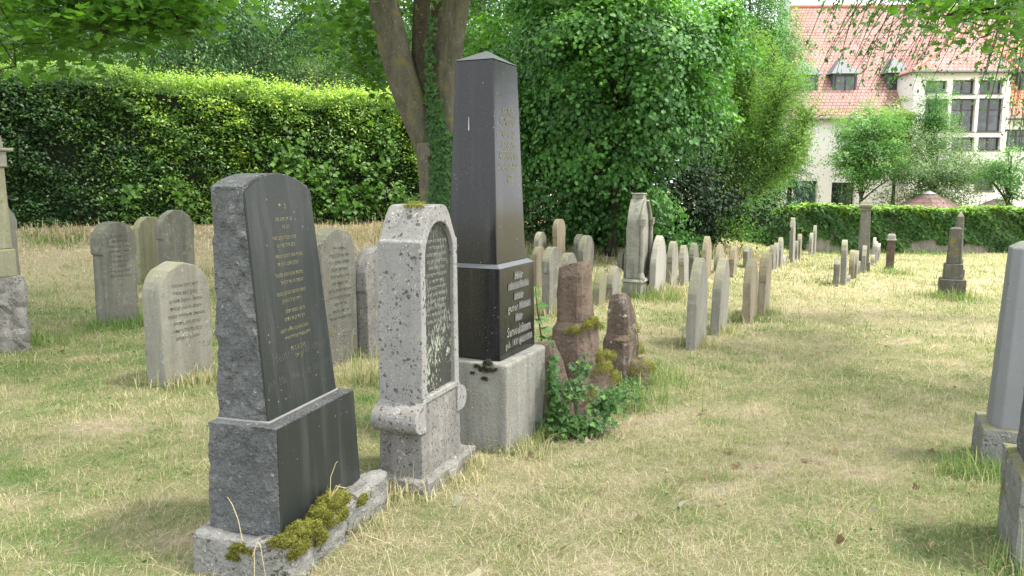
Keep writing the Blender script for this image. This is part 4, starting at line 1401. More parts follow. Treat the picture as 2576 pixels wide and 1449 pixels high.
# ---- tall clipped hornbeam hedge along the rise
HA, HB = np.array((-13.5, 11.02)), np.array((-1.2, 20.2))
hd = (HB - HA) / np.linalg.norm(HB - HA)
hn = np.array((hd[1], -hd[0]))           # towards the graves
HL = float(np.linalg.norm(HB - HA))
def hedge_top(s):
    """height of the hedge above the foot of it, s metres along"""
    return 3.02 + .04 * np.sin(s * 2.1) + .03 * np.sin(s * 5.3)
def build_hedge():
    base = (float(HA[0]), float(HA[1]), gzf(*HA))
    o = tag(empty('clipped_hedge', base), 'tall clipped hornbeam hedge with sunlit yellow green top above dark leaves', 'hedge')
    zb = np.array(base)
    # inner mass of twigs
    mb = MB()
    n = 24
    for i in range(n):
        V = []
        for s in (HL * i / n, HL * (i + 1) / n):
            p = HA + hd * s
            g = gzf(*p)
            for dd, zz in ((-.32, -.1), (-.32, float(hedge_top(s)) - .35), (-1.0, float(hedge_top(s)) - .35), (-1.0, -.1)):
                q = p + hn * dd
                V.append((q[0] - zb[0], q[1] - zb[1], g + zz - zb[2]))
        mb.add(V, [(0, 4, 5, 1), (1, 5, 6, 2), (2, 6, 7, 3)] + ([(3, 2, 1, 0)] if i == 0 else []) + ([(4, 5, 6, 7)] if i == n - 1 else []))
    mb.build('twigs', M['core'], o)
    def pts(n, fa, fb, fz):
        s = RNG.uniform(-.1, HL + .1, n)
        p = HA[None] + hd[None] * s[:, None]
        g = gz(p[:, 0], p[:, 1])
        H = hedge_top(s)
        return s, p, g, H
    Ps, Ns, Ts, Ss = [], [], [], []
    # face: sprays of leaves hanging out in shallow bunches
    n = 5200
    s, p, g, H = pts(n, 0, 0, 0)
    hz = RNG.uniform(0, 1, n) ** .85 * H
    hz = np.maximum(hz, .12)
    dep = -.14 + .13 * np.sin(s * 2.7 + hz * 2) * np.sin(hz * 3.7 + s) + .06 * np.sin(s * 7.3 + 2 * np.sin(hz * 6)) * np.sin(hz * 9.1) + RNG.normal(0, .07, n)
    k = 15
    off_s = RNG.normal(0, .10, (n, k)); off_z = RNG.normal(0, .05, (n, k)); off_d = RNG.uniform(-.14, .07, (n, k))
    S_ = s[:, None] + off_s; D_ = dep[:, None] + off_d; Z_ = hz[:, None] + off_z - .35 * np.clip(off_d, -1, .1)
    X = HA[0] + hd[0] * S_ + hn[0] * D_; Y = HA[1] + hd[1] * S_ + hn[1] * D_
    Z = g[:, None] + np.clip(Z_, .02, None)
    Ps.append(np.stack([X, Y, Z], -1).reshape(-1, 3))
    N = np.broadcast_to(np.array([hn[0] * .5, hn[1] * .5, .8]), (n, k, 3)) + RNG.normal(0, .38, (n, k, 3))
    Ns.append(N.reshape(-1, 3))
    br = .24 + .12 * np.sin(s * .9) + .34 * np.clip((s - 5.5) / 7, 0, 1) + RNG.normal(0, .14, n) + .12 * np.sin(s * 4.3 + hz * 5) * np.sin(hz * 3.3) + .34 * np.clip((hz / H - .60) / .40, 0, 1) * (.5 + .5 * np.clip(s / 9, 0, 1))  # maple shade at the near end put into the tint; paler towards the top
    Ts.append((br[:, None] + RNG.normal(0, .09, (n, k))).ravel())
    Ss.append(RNG.uniform(.05, .095, n * k))
    # top: upright fresh shoots
    n = 3600
    s, p, g, H = pts(n, 0, 0, 0)
    d0 = RNG.uniform(-1.05, -.02, n)
    k = 9
    hgt = RNG.gamma(2.2, .055, n) * (1 + .8 * (RNG.uniform(0, 1, n) < .06))
    f = np.linspace(0, 1, k)[None]
    lean = RNG.normal(0, .25, (n, 2))
    X = (p[:, 0] + hn[0] * d0)[:, None] + lean[:, :1] * f * hgt[:, None] + RNG.normal(0, .035, (n, k))
    Y = (p[:, 1] + hn[1] * d0)[:, None] + lean[:, 1:] * f * hgt[:, None] + RNG.normal(0, .035, (n, k))
    Z = (g + H - .20)[:, None] + f * (hgt[:, None] + .16)
    Ps.append(np.stack([X, Y, Z], -1).reshape(-1, 3))
    Ns.append(RNG.normal(0, .6, (n * k, 3)) + np.array([hn[0] * .2, hn[1] * .2, .8]))
    Ts.append((np.clip(.40 + .38 * np.clip((s - 1) / 9, 0, 1), 0, 1)[:, None] + .18 * f + RNG.normal(0, .13, (n, k))).ravel())  # shade towards the near end put into the shoots' tint
    Ss.append(RNG.uniform(.035, .065, n * k))
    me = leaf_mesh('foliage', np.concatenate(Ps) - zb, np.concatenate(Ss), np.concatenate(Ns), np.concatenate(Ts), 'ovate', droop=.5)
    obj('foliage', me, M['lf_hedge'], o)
    # maple shoots growing out of the hedge face
    Ps, Ns, Ts, Ss = [], [], [], []
    for (px, py, sp, n) in ((730, 400, .42, 90), (800, 450, .38, 110), (860, 520, .35, 120), (930, 470, .3, 60), (330, 480, .16, 26), (960, 380, .3, 40), (470, 490, .2, 16), (880, 400, .25, 40), (1010, 500, .3, 60)):
        # where the sight line meets the hedge face
        r = ray(px, py)
        t = (np.dot(HA, hn)) / (r[0] * hn[0] + r[1] * hn[1])
        c = np.array([r[0] * t + hn[0] * .12, r[1] * t + hn[1] * .12, EYE + r[2] * t])
        q = c + RNG.normal(0, 1, (n, 3)) * np.array([sp * .7, sp * .5, sp * .8])
        dd = (q[:, :2] - HA) @ hn
        q[:, :2] += hn * (RNG.uniform(.0, .22, n) - dd)[:, None]
        Ps.append(q); Ns.append(RNG.normal(0, .4, (n, 3)) + np.array([hn[0] * .8, hn[1] * .8, .5])); Ts.append(RNG.normal(.5, .2, n)); Ss.append(RNG.uniform(.08, .15, n))
    me = leaf_mesh('maple_shoots', np.concatenate(Ps), np.concatenate(Ss), np.concatenate(Ns), np.concatenate(Ts), 'maple', droop=1.0)
    tag(obj('maple_foliage', me, M['lf_maple']), 'young maple shoots with lobed leaves poking out of the hedge face', 'shrub')
build_hedge()

# ---- forked maple with ivy on its stem
def build_maple():
    b = atd(1100, 545, 12.0)
    bx, by = b.x, 12.0
    g = gzf(bx, by)
    o = tag(empty('forked_maple', (bx, by, g)), 'forked maple with yellow lichened bark and three stems rising behind the obelisk', 'tree')
    pp = lambda px, py, y=12.0: tuple(atd(px, py, y) - Vector((bx, by, g)))
    mb = MB()
    w = lambda px: px / FPX * 12.1 / 2
    mb.tube([(0, 0, -.15), (0.0, 0, .1), pp(1099, 520), pp(1098, 430), pp(1094, 360)], [.33, .28, w(86), w(92), w(100)], 16, .12)
    mb.build('trunk', M['bark_maple'], o, smooth=True)
    mb = MB()
    mb.tube([pp(1088, 420), pp(1066, 350), pp(1038, 270), pp(1010, 190), pp(988, 110), pp(970, 30), pp(955, -40), pp(930, -170), pp(890, -360), pp(830, -600)],
            [w(50), w(66), w(74), w(76), w(74), w(70), w(66), w(58), w(44), w(28)], 14, .14)
    mb.build('left_stem' if False else 'stem', M['bark_maple'], o, smooth=True)
    mb = MB()
    mb.tube([pp(1103, 420), pp(1112, 350), pp(1118, 290), pp(1122, 200), pp(1134, 110), pp(1146, 30), pp(1156, -40), pp(1180, -200), pp(1220, -420), pp(1270, -650)],
            [w(60), w(76), w(74), w(72), w(66), w(62), w(60), w(50), w(38), w(24)], 14, .14)
    mb.build('stem', M['bark_maple'], o, smooth=True)
    mb = MB()
    mb.tube([pp(1090, 400, 12.15), pp(1080, 310, 12.15), pp(1066, 220, 12.2), pp(1060, 140, 12.2), pp(1060, 60, 12.25), pp(1062, -20, 12.3), pp(1060, -200, 12.5), pp(1040, -480, 12.8)],
            [w(40), w(52), w(50), w(48), w(46), w(42), w(36), w(22)], 12, .14)
    mb.build('stem', M['bark_shade'], o, smooth=True)
    mb = MB()
    mb.tube([pp(1095, 330, 12.3), pp(1096, 230, 12.4), pp(1094, 130, 12.5), pp(1098, 60, 12.6), pp(1106, -40, 12.7)], [w(30), w(34), w(34), w(34), w(30)], 10, .14)
    mb.build('stem', M['bark_shade'], o, smooth=True)
    # crown overhead: only its lower sprays come into the picture
    P, N, T, C = clumps((bx + .3, by, g + 8.4), (5.2, 5.0, 4.3), 520, 46, .8, .5, .35, .5)
    keep = P[:, 2] > 4.2 + .0 * P[:, 0]
    P2, N2, T2 = P[keep], N[keep], T[keep]
    # low sprays seen behind the stems
    Ps, Ns, Ts = [P2], [N2], [T2]
    for (px, py, yy, sp, n) in ((905, 30, 12.6, .35, 200), (880, 100, 12.8, .3, 150), (930, 140, 12.9, .3, 150), (960, 210, 13.2, .22, 90), (900, 170, 13.0, .25, 90), (1020, 40, 13.2, .4, 160), (1030, 120, 13.4, .35, 120), (1100, 20, 13.4, .4, 150),
                               (1185, 20, 12.8, .3, 90), (1170, 90, 13.0, .2, 60), (1195, 140, 13.0, .15, 25), (860, 30, 12.5, .4, 200), (820, 10, 12.2, .5, 160), (960, 290, 13.6, .18, 30)):
        c = np.array(atd(px, py, yy))
        Ps.append(c + RNG.normal(0, 1, (n, 3)) * np.array([sp, sp, sp * .6])); Ns.append(RNG.normal(0, .45, (n, 3)) + np.array([.1, -.3, .8])); Ts.append(RNG.normal(.6, .2, n))
    P = np.concatenate(Ps) - np.array((bx, by, g))
    me = leaf_mesh('crown', P, RNG.uniform(.08, .15, len(P)), np.concatenate(Ns), np.concatenate(Ts), 'maple', droop=.8)
    obj('crown', me, M['lf_maple'], o)
    # ivy on the stem
    Ps, Ns = [], []
    for (y0_, y1_, xa0, xb0, xa1, xb1, n) in ((250, 330, 1075, 1110, 1068, 1120, 260), (330, 420, 1072, 1140, 1078, 1142, 620), (420, 560, 1076, 1142, 1080, 1140, 900), (100, 250, 1070, 1085, 1072, 1100, 140), (40, 100, 1080, 1095, 1080, 1095, 30)):
        for i in range(n):
            f = random.random(); py = y0_ + (y1_ - y0_) * f
            xa = xa0 + (xa1 - xa0) * f; xb = xb0 + (xb1 - xb0) * f
            px = random.uniform(xa, xb)
            u = (px - 1108) / 42
            dep = 12.0 - .29 * math.sqrt(max(.02, 1 - min(1, u * u) * .95)) - random.uniform(0, .06)
            Ps.append(tuple(atd(px, py, dep))); Ns.append((u * .8, -.9, .35))
    Ns = np.array(Ns) + RNG.normal(0, .28, (len(Ns), 3))
    me = leaf_mesh('ivy', np.array(Ps), RNG.uniform(.045, .085, len(Ps)), Ns, RNG.normal(.26, .16, len(Ps)), 'ivy', droop=1.5)
    tag(obj('ivy', me, M['lf_ivy']), 'ivy climbing the stem of the forked maple behind the obelisk', 'ivy')
build_maple()

# ---- trees beyond the hedge
GT = 'tall trees beyond the hedge'
far_trees = [
    # px centre, distance, half width m, crown centre z, half height, material, leaf, label
    (-60, 20, 3.6, 5.5, 4.6, 'lf_dark', .10, 'dark leafy tree closing the view above the near end of the hedge'),
    (215, 25, 3.8, 6.2, 5.2, 'lf_dark', .10, 'dark tree with drooping sprays rising over the hedge behind the low maple branches'),
    (470, 29, 4.2, 6.6, 5.6, 'lf_dark', .10, 'grey green tree with hanging sprays in the middle of the far tree line'),
    (640, 33, 4.6, 7.2, 6.0, 'lf_fresh', .11, 'lighter green birch like tree standing behind the grey green one'),
    (950, 31, 3.6, 6.0, 5.6, 'lf_dark', .10, 'dark tree seen between and beside the stems of the forked maple'),
    (1300, 33, 4.6, 7.6, 6.5, 'lf_dark', .11, 'large dark tree behind the hazel bush top'),
    (1630, 36, 4.2, 7.8, 6.4, 'lf_dark', .12, 'dark tree showing in the gap between hazel bush and tall green tree'),
    (330, 38, 6.5, 8.5, 8.0, 'lf_dark', .14, 'distant dark tree filling the gaps high above the hedge'),
    (820, 40, 6.5, 8.5, 8.0, 'lf_dark', .14, 'distant dark tree filling the sky between two nearer crowns'),
    (-150, 36, 6.5, 8.5, 8.0, 'lf_dark', .14, 'distant dark tree behind the overhanging maple sprays'),
    (560, 46, 7.5, 9, 9.0, 'lf_dark', .17, 'farthest dark tree of the line, glimpsed through the hanging sprays'),
    (1050, 46, 7.5, 9, 9.0, 'lf_dark', .17, 'farthest dark tree seen in slits between the maple stems'),
    (1450, 44, 6.5, 9, 9.0, 'lf_dark', .17, 'farthest dark tree hidden but for chinks over the hazel bush'),
    (1160, 24, 2.0, 6.6, 4.6, 'lf_dark', .09, 'narrow dark tree straight behind the obelisk'),
]
for i, (px, y, rx, zc_, rz, mt, lf, lab) in enumerate(far_trees):
    q = atd(px, 460, y)
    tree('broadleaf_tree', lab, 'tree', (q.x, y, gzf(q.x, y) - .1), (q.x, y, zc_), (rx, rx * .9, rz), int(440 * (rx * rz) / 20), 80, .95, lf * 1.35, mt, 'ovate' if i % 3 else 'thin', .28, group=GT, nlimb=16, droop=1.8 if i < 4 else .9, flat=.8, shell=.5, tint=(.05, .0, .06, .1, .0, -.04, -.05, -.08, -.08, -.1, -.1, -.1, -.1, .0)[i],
         keep=lambda C: C[:, 2] < 10.2)
def shrubs():
    q = atd(800, 200, 21.5)
    tree('feathery_shrub', 'pale feathery shrub peeping over the hedge top', 'shrub', (q.x, 21.5, gzf(q.x, 21.5)), (q.x, 21.5, 3.6), (.95, .9, 1.75), 150, 70, .38, .05, 'lf_apple', 'thin', .08, nlimb=8, droop=.9, tint=.12)
    q = atd(650, 200, 22)
    tree('feathery_shrub', 'smaller bluish shrub peeping over the hedge beside the pale feathery one', 'shrub', (q.x, 22, gzf(q.x, 22)), (q.x, 22, 3.2), (.8, .8, 1.5), 90, 60, .35, .05, 'lf_apple', 'thin', .07, nlimb=8, droop=.9, tint=.0)
shrubs()

# ---- hazel bush
q = atd(1540, 600, 17.0)
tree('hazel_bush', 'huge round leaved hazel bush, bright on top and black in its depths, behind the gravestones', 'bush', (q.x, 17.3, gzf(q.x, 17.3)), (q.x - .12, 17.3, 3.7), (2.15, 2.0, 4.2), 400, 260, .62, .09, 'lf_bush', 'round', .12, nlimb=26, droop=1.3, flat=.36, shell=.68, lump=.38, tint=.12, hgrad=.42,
     keep=lambda C: (C[:, 2] > 1.0 + .35 * np.sin(C[:, 0] * 3.1)) | ((C[:, 1] > 17.9) & (C[:, 2] > .3)), top=(q.x, 17.3, 4.5))  # front undercut and leaf tint graded to give the dark shade at its foot

tree('shade_filler_shrub', 'black green shrub added as the dark shade beneath and behind the hazel bush', 'shrub', (q.x + .2, 19.6, gzf(q.x + .2, 19.6)), (q.x + .75, 19.6, 1.4), (3.0, 1.0, 1.9), 300, 90, .6, .11, 'lf_filler', 'ovate', .08, nlimb=8, droop=.8, tint=-.1)  # added near-black shrub stands in for the shade under the hazel

# ---- a tree of upswept branches with foliage strung along the twigs
def upswept(name, label, base, stems, n_twig, leaf, mat, nleaf, tint=0.0, twig_len=1.4, bark_m='bark_dark', shape='thin', r0=.09, spread=.12, cat='tree', hang=.25):
    o = tag(empty(name, base), label, cat)
    b = Vector(base)
    mb = MB(); tw = MB()
    Ps, Ts = [], []
    for pts in stems:
        pts = [Vector(p) - b for p in pts]
        n = len(pts)
        mb.tube(pts, [r0 * (1 - .8 * i / (n - 1)) for i in range(n)], 7, .1)
        for k in range(n_twig):
            f = .42 + .58 * (k + random.random()) / n_twig
            x = f * (n - 1); i = min(n - 2, int(x))
            s = pts[i].lerp(pts[i + 1], x - i)
            d = (pts[i + 1] - pts[i]).normalized()
            dv = (d * .9 + Vector((random.gauss(0, .6), random.gauss(0, .6), random.gauss(.25, .35)))).normalized()
            L = twig_len * random.uniform(.5, 1.2) * (1.15 - .5 * f)
            tp = [s + dv * L * j / 4 + Vector((0, 0, -hang * (j / 4) ** 2 * L)) for j in range(5)]
            tw.tube(tp, [.018, .014, .01, .007, .003], 4, 0, False)
            m = int(nleaf * L / twig_len)
            for _ in range(m):
                g_ = random.uniform(.15, 1.05)
                j = min(3, int(g_ * 4)); q_ = tp[j].lerp(tp[j + 1], g_ * 4 - j)
                Ps.append((q_.x + random.gauss(0, spread), q_.y + random.gauss(0, spread), q_.z + random.gauss(-.03, spread)))
            Ts += [random.gauss(.45, .14)] * m
    mb.V += []
    mb.build('trunk', M[bark_m], o, smooth=True)
    tw.build('twigs', M[bark_m], o)
    P = np.array(Ps)
    T = np.array(Ts) + RNG.normal(0, .13, len(P)) + tint
    N = RNG.normal(0, .6, P.shape) + np.array([0, -.1, .7])
    me = leaf_mesh('crown', P, leaf * RNG.uniform(.6, 1.2, len(P)), N, T, shape, droop=.6)
    obj('crown', me, M[mat], o)
    return o

b = ghit(1790, 612)
bz_ = gzf(*b)
def st(*pts):
    return [Vector((b[0], b[1], bz_ - .1))] + [atd(px, py, b[1] + dy) for px, py, dy in pts]
upswept('olive_leaved_tree', 'feathery olive green tree with slanting ivy clad stems before the ivy wall', (b[0], b[1], bz_),
        [st((1785, 540, 0), (1805, 470, .1), (1822, 380, .2), (1815, 260, .3), (1805, 130, .2)), st((1800, 560, 0), (1850, 480, -.2), (1900, 400, -.3), (1945, 300, -.4), (1970, 190, -.4)),
         st((1800, 560, 0), (1840, 450, .3), (1865, 340, .5), (1885, 230, .6), (1895, 110, .6)), st((1800, 550, 0), (1860, 500, -.4), (1940, 440, -.6), (2000, 370, -.8), (2035, 290, -.8)),
         st((1780, 560, 0), (1768, 500, .2), (1755, 430, .3), (1765, 340, .4)), st((1800, 560, 0), (1845, 470, .3), (1885, 380, .5), (1925, 280, .9), (1950, 130, 1.1)), st((1790, 540, .2), (1835, 400, .4), (1850, 260, .8), (1850, 90, 1.2))],
        80, .11, 'lf_olive', 150, .18, 1.15, spread=.13)
tufty = []
P_, N_2 = [], []
for i in range(700):
    f = random.random()
    if random.random() < .5: c = atd(1798 + 42 * f * 1.0, 600 - 130 * f, b[1] - .12)
    else: c = atd(1850 + random.gauss(0, 22), 560 + random.gauss(0, 28), b[1] - .35)
    P_.append(c + Vector((random.gauss(0, .1), random.gauss(0, .1), random.gauss(0, .12)))); N_2.append((random.gauss(0, .6), random.gauss(-.5, .4), .6))
tag(obj('ivy', leaf_mesh('ivy', np.array([tuple(p) for p in P_]), RNG.uniform(.06, .12, 700), np.array(N_2), RNG.normal(.78, .15, 700), 'ivy')
        , M['lf_ivy']), 'bright ivy growth round the stem foot of the olive leaved tree', 'ivy')
q = atd(1868, 300, 30.0)
tree('tall_green_tree', 'tall fresh green tree with a pointed crown, beside the steel flue', 'tree', (q.x, 30, gzf(q.x, 30)), (q.x + .1, 30, 5.6), (1.95, 1.9, 5.6), 680, 120, .55, .14, 'lf_fresh', 'thin', .16, nlimb=14, droop=.3, flat=.9, shell=.35, tint=.05)
# bright maple between hazel and olive tree
q = atd(1795, 150, 22.5)
tree('young_maple', 'young maple with bright yellow green leaves between hazel bush and olive leaved tree', 'tree', (q.x, 22.5, gzf(q.x, 22.5)), (q.x - .15, 22.5, 4.5), (.75, .8, 2.6), 130, 34, .35, .13, 'lf_fresh', 'maple', .07, nlimb=8, droop=.6, tint=.22)

# ---- ivy covered wall
WX0, WX1, WY = 7.0, 26.0, 31.6
def wall_top(x):
    return .54 - .04 * np.sin(x * .8) + .0 * x
def build_wall():
    o = tag(empty('cemetery_wall', (WX0, WY, gzf(WX0, WY))), 'old plastered cemetery wall with red coping under thick creeper', 'wall')
    z0 = o.location.z
    mb = MB()
    mb.box(0, WX1 - WX0, 0, .35, -1.2, .44 - z0)
    mb.build('masonry', M['plaster'], o)
    MB().prism([(-.1, 0), (WX1 - WX0, 0), (WX1 - WX0, .06), (-.1, .06)], -.07, .42).build('coping', M['copping'], o).location = (0, 0, .441 - z0)
    # creeper
    n = 8200
    x = RNG.uniform(WX0, WX1, n)
    mound = .12 * np.exp(-((x - 12.8) / 1.5) ** 2) + .05 * np.sin(x * 1.7) * (x > 10)
    top = np.where(x < 10.6, .36, .50 + mound)
    lowest = -.60 - .38 * (np.sin(x * 1.3 + 1) * .5 + .5) - .22 * (np.sin(x * 2.9) > .0) * (x > 12) - 1.0 * (x < 12)
    ground = gz(x, np.full(n, WY - .3))
    lowest = np.maximum(lowest, ground + .03)
    f = RNG.uniform(0, 1, n)
    z = lowest + (top - lowest) * f
    bulge = .10 + .28 * np.clip((z - top + .9) / .9, 0, 1) ** 1.5 + .08 * np.sin(x * 4 + z * 5)
    y = WY - bulge * RNG.uniform(.35, 1.05, n)
    P1 = np.stack([x, y, z], 1)
    N1 = np.array([0, -.75, .55]) + RNG.normal(0, .3, (n, 3))
    T1 = .42 + .18 * np.sin(x * 2.3 + z * 4) * .6 + RNG.normal(0, .13, n) + .2 * np.clip((z - top + .3) / .3, 0, 1)  # lighter upper edge: sunlight put into the leaf tint
    m = 4200
    x = RNG.uniform(10.2, WX1, m)
    mound = .12 * np.exp(-((x - 12.8) / 1.5) ** 2) + .05 * np.sin(x * 1.7)
    P2 = np.stack([x, WY + RNG.uniform(-.42, .5, m), .50 + mound + RNG.normal(.05, .05, m)], 1)
    N2 = np.array([0, -.1, 1.0]) + RNG.normal(0, .35, (m, 3))
    T2 = RNG.normal(.82, .13, m)  # sunlit top layer put into the leaf tint
    P = np.concatenate([P1, P2]); N = np.concatenate([N1, N2]); T = np.concatenate([T1, T2])
    me = leaf_mesh('creeper', P, RNG.uniform(.10, .19, len(P)), N, T, 'ivy', droop=1.4)
    tag(obj('creeper', me, M['lf_ivy']), 'dense creeper hanging over the cemetery wall with bright top leaves', 'creeper')
build_wall()

# ---- house beyond the wall
def wall_open(mb, x0, x1, z0, z1, y, holes, depth=.25):
    xs = sorted({x0, x1, *[h[0] for h in holes], *[h[1] for h in holes]})
    zs = sorted({z0, z1, *[h[2] for h in holes], *[h[3] for h in holes]})
    for a, b_ in zip(xs[:-1], xs[1:]):
        for c, d in zip(zs[:-1], zs[1:]):
            mx, mz = (a + b_) / 2, (c + d) / 2
            if any(h[0] < mx < h[1] and h[2] < mz < h[3] for h in holes): continue
            mb.add([(a, y, c), (b_, y, c), (b_, y, d), (a, y, d)], [(0, 1, 2, 3)])
    for a, b_, c, d in holes:
        mb.add([(a, y, c), (b_, y, c), (b_, y, d), (a, y, d), (a, y + depth, c), (b_, y + depth, c), (b_, y + depth, d), (a, y + depth, d)],
               [(0, 1, 5, 4), (1, 2, 6, 5), (2, 3, 7, 6), (3, 0, 4, 7)])

def window(parent, x0, x1, z0, z1, y, bars=1, cross=None):
    t = .07
    mb = MB().box(x0, x1, y, y + .06, z0, z0 + t).box(x0, x1, y, y + .06, z1 - t, z1).box(x0, x0 + t, y, y + .06, z0 + t, z1 - t).box(x1 - t, x1, y, y + .06, z0 + t, z1 - t)
    for k in range(bars):
        xc = x0 + (x1 - x0) * (k + 1) / (bars + 1)
        mb.box(xc - .05, xc + .05, y + .003, y + .057, z0 + t, z1 - t)
    if cross:
        zz = z0 + (z1 - z0) * cross
        mb.box(x0 + t, x1 - t, y + .006, y + .054, zz - .03, zz + .03)
    w = mb.build('window', M['frame_brown'], parent)
    MB().box(x0 + t * .5, x1 - t * .5, y + .025, y + .035, z0 + t * .5, z1 - t * .5).build('pane', M['glass'], w)
    MB().box(x0 - .04, x1 + .04, y - .26, y, z0 - .06, z0 - .004).build('sill', M['zinc'], w)
    return w

def build_house():
    Y = 46.0
    gr = gzf(24, Y)
    o = tag(empty('house', (24.0, Y, gr)), 'large cream house with steep red tiled roof, dormers and a projecting window bay', 'house')
    ox, oz = 24.0, gr
    X = lambda px, y=Y: (px - 1288) / FPX * y * 1.0
    zz = lambda py, y=Y: atd(1288, py, y).z
    W = lambda px, py, y: (lambda v: (v.x, v.z))(atd(px, py, y))
    def rel(mbv):
        mbv.V = [(x - ox, y - Y, z - oz) for x, y, z in mbv.V]
        return mbv
    # main wall
    xl = W(1900, 300, Y)[0]; xr = 38.0
    ze = W(2000, 291, Y)[1]
    holes = []
    for (a, b_, c, d) in ((2093, 2146, 459, 540), (2003, 2052, 455, 540), (2530, 2590, 326, 378)):
        (xa, zt_), (xb, zb2) = W(a, c, Y), W(b_, d, Y)
        holes.append((xa, xb, zb2, zt_))
    mb = MB(); wall_open(mb, xl, xr, gr - .5, ze, Y, holes)
    mb.add([(xl, Y, gr - .5), (xl, Y + 10, gr - .5), (xl, Y + 10, ze), (xl, Y, ze)], [(0, 1, 2, 3)])
    rel(mb).build('wall', M['white_wall'], o)
    for h in holes:
        m_ = window(o, h[0] - ox, h[1] - ox, h[2] - oz, h[3] - oz, .19, 1, .7)
    # roof
    er = xl - .0
    (rx0, rz) = (atd(1985, 17, Y + 5.4).x, atd(1985, 17, Y + 5.4).z)
    mb = MB().add([(er, Y - .35, ze - .15), (xr, Y - .35, ze - .15), (xr, Y + 5.4, rz), (rx0, Y + 5.4, rz), (er, Y + 11, ze - .15), (xr, Y + 11, ze - .15)],
                  [(0, 1, 2, 3), (3, 2, 5, 4), (0, 3, 4), (0, 4, 5, 1), (1, 5, 2)])
    rf = rel(mb).build('roof', M['tiles'], o)
    xo = W(2549, 200, Y)[0]
    kk = (rz - ze + .15) / 5.75
    mb = MB().add([(xo, Y - .38, ze - .13), (xr - .05, Y - .38, ze - .13), (xr - .05, Y + 3.2, ze - .13 + kk * 3.58), (xo + .4, Y + 3.2, ze - .13 + kk * 3.58)], [(0, 1, 2, 3)])
    rel(mb).build('orange_roof_section', M['tiles_orange'], o)
    mb = MB().tube([(rx0, Y + 5.4, rz + .03), (xr, Y + 5.4, rz + .03)], [.13, .13], 8).tube([(er, Y - .3, ze - .1), (rx0, Y + 5.4, rz + .02)], [.1, .1], 6)
    rel(mb).build('ridge', M['copping'], rf)
    mb = MB().tube([(er, Y - .42, ze - .2), (xr, Y - .42, ze - .2)], [.08, .08], 8)
    rel(mb).build('gutter', M['zinc'], rf)
    # bay
    YB = 45.0
    bx0, bx1 = W(2302, 180, YB)[0], W(2546, 180, YB)[0]
    zbt = W(2302, 181, YB)[1]
    holes = []
    for (a, b_, c, d) in ((2330, 2381, 203, 232), (2398, 2451, 201, 236), (2466, 2520, 201, 235), (2395, 2449, 248, 331), (2464, 2518, 247, 331), (2395, 2449, 345, 378), (2462, 2515, 345, 378), (2330, 2381, 248, 331), (2330, 2381, 345, 378), (2455, 2500, 420, 480)):
        (xa, zt_), (xb, zb2) = W(a, c, YB), W(b_, d, YB)
        holes.append((xa, xb, zb2, zt_))
    mb = MB(); wall_open(mb, bx0, bx1, gr - .5, zbt, YB, holes)
    mb.add([(bx0, YB, gr - .5), (bx0, YB, zbt), (bx0, Y + 3, zbt), (bx0, Y + 3, gr - .5)], [(0, 1, 2, 3)])
    mb.add([(bx1, YB, gr - .5), (bx1, YB, zbt), (bx1, Y + 3, zbt), (bx1, Y + 3, gr - .5)], [(0, 1, 2, 3)])
    rel(mb).build('bay_wall', M['white_wall'], o)
    for h in holes:
        window(o, h[0] - ox, h[1] - ox, h[2] - oz, h[3] - oz, YB - Y + .19, 1, .66 if h[3] - h[2] > 1.2 else None)
    (axp, azp) = W(2421, 60, YB + 3.8)
    mb = MB().add([(bx0 - .25, YB - .3, zbt), (bx1 + .25, YB - .3, zbt), (axp, YB + 2.8, azp - .3), (bx0 - .25, Y + 6, zbt), (bx1 + .25, Y + 6, zbt), (axp, Y + 6, azp)], [(0, 1, 2), (0, 2, 5, 3), (1, 4, 5, 2), (0, 3, 4, 1)])
    r2 = rel(mb).build('bay_roof', M['tiles'], o)
    mb = MB().tube([(bx0 - .25, YB - .3, zbt + .04), (axp, YB + 2.8, azp - .26)], [.1, .1], 6).tube([(bx1 + .25, YB - .3, zbt + .04), (axp, YB + 2.8, azp - .26)], [.1, .1], 6)
    rel(mb).build('hip_tile', M['copping'], r2)
    mb = MB().tube([(bx0 - .3, YB - .36, zbt - .04), (bx1 + .3, YB - .36, zbt - .04)], [.07, .07], 8)
    rel(mb).build('gutter', M['zinc'], r2)
    # dormers
    slope = (rz - ze) / 5.75
    for (a, b_, c, d) in ((2003, 2059, 188, 232), (2099, 2155, 185, 250), (2238, 2288, 183, 243), (2566, 2620, 180, 240)):
        yd = Y + .9
        (xa, zt_), (xb, zb2) = W(a, c, yd), W(b_, d, yd)
        yb = yd + (zt_ - zb2) / slope + 1.2
        root = MB().box(xa, xb, yd + .1, yb, zb2, zt_)
        dm = rel(root).build('dormer', M['zinc'], o)
        mb = MB().add([(xa - .2, yd - .1, zt_), (xb + .2, yd - .1, zt_), (xb + .2, yb, zt_ + .001), (xa - .2, yb, zt_ + .001), ((xa + xb) / 2, yd + .9, zt_ + 1.0), ((xa + xb) / 2, yb + .6, zt_ + 1.0)],
                      [(0, 1, 4), (1, 2, 5, 4), (2, 3, 5), (3, 0, 4, 5), (0, 3, 2, 1)])
        rel(mb).build('dormer_roof', M['zinc'], dm)
        t = .09
        mb = MB().box(xa + t, xb - t, yd + .06, yd + .12, zb2 + .1, zb2 + .16).box(xa + t, xb - t, yd + .06, yd + .12, zt_ - .16, zt_ - .1).box(xa + t, xa + t + .07, yd + .06, yd + .12, zb2 + .16, zt_ - .16).box(xb - t - .07, xb - t, yd + .06, yd + .12, zb2 + .16, zt_ - .16).box((xa + xb) / 2 - .04, (xa + xb) / 2 + .04, yd + .06, yd + .12, zb2 + .16, zt_ - .16)
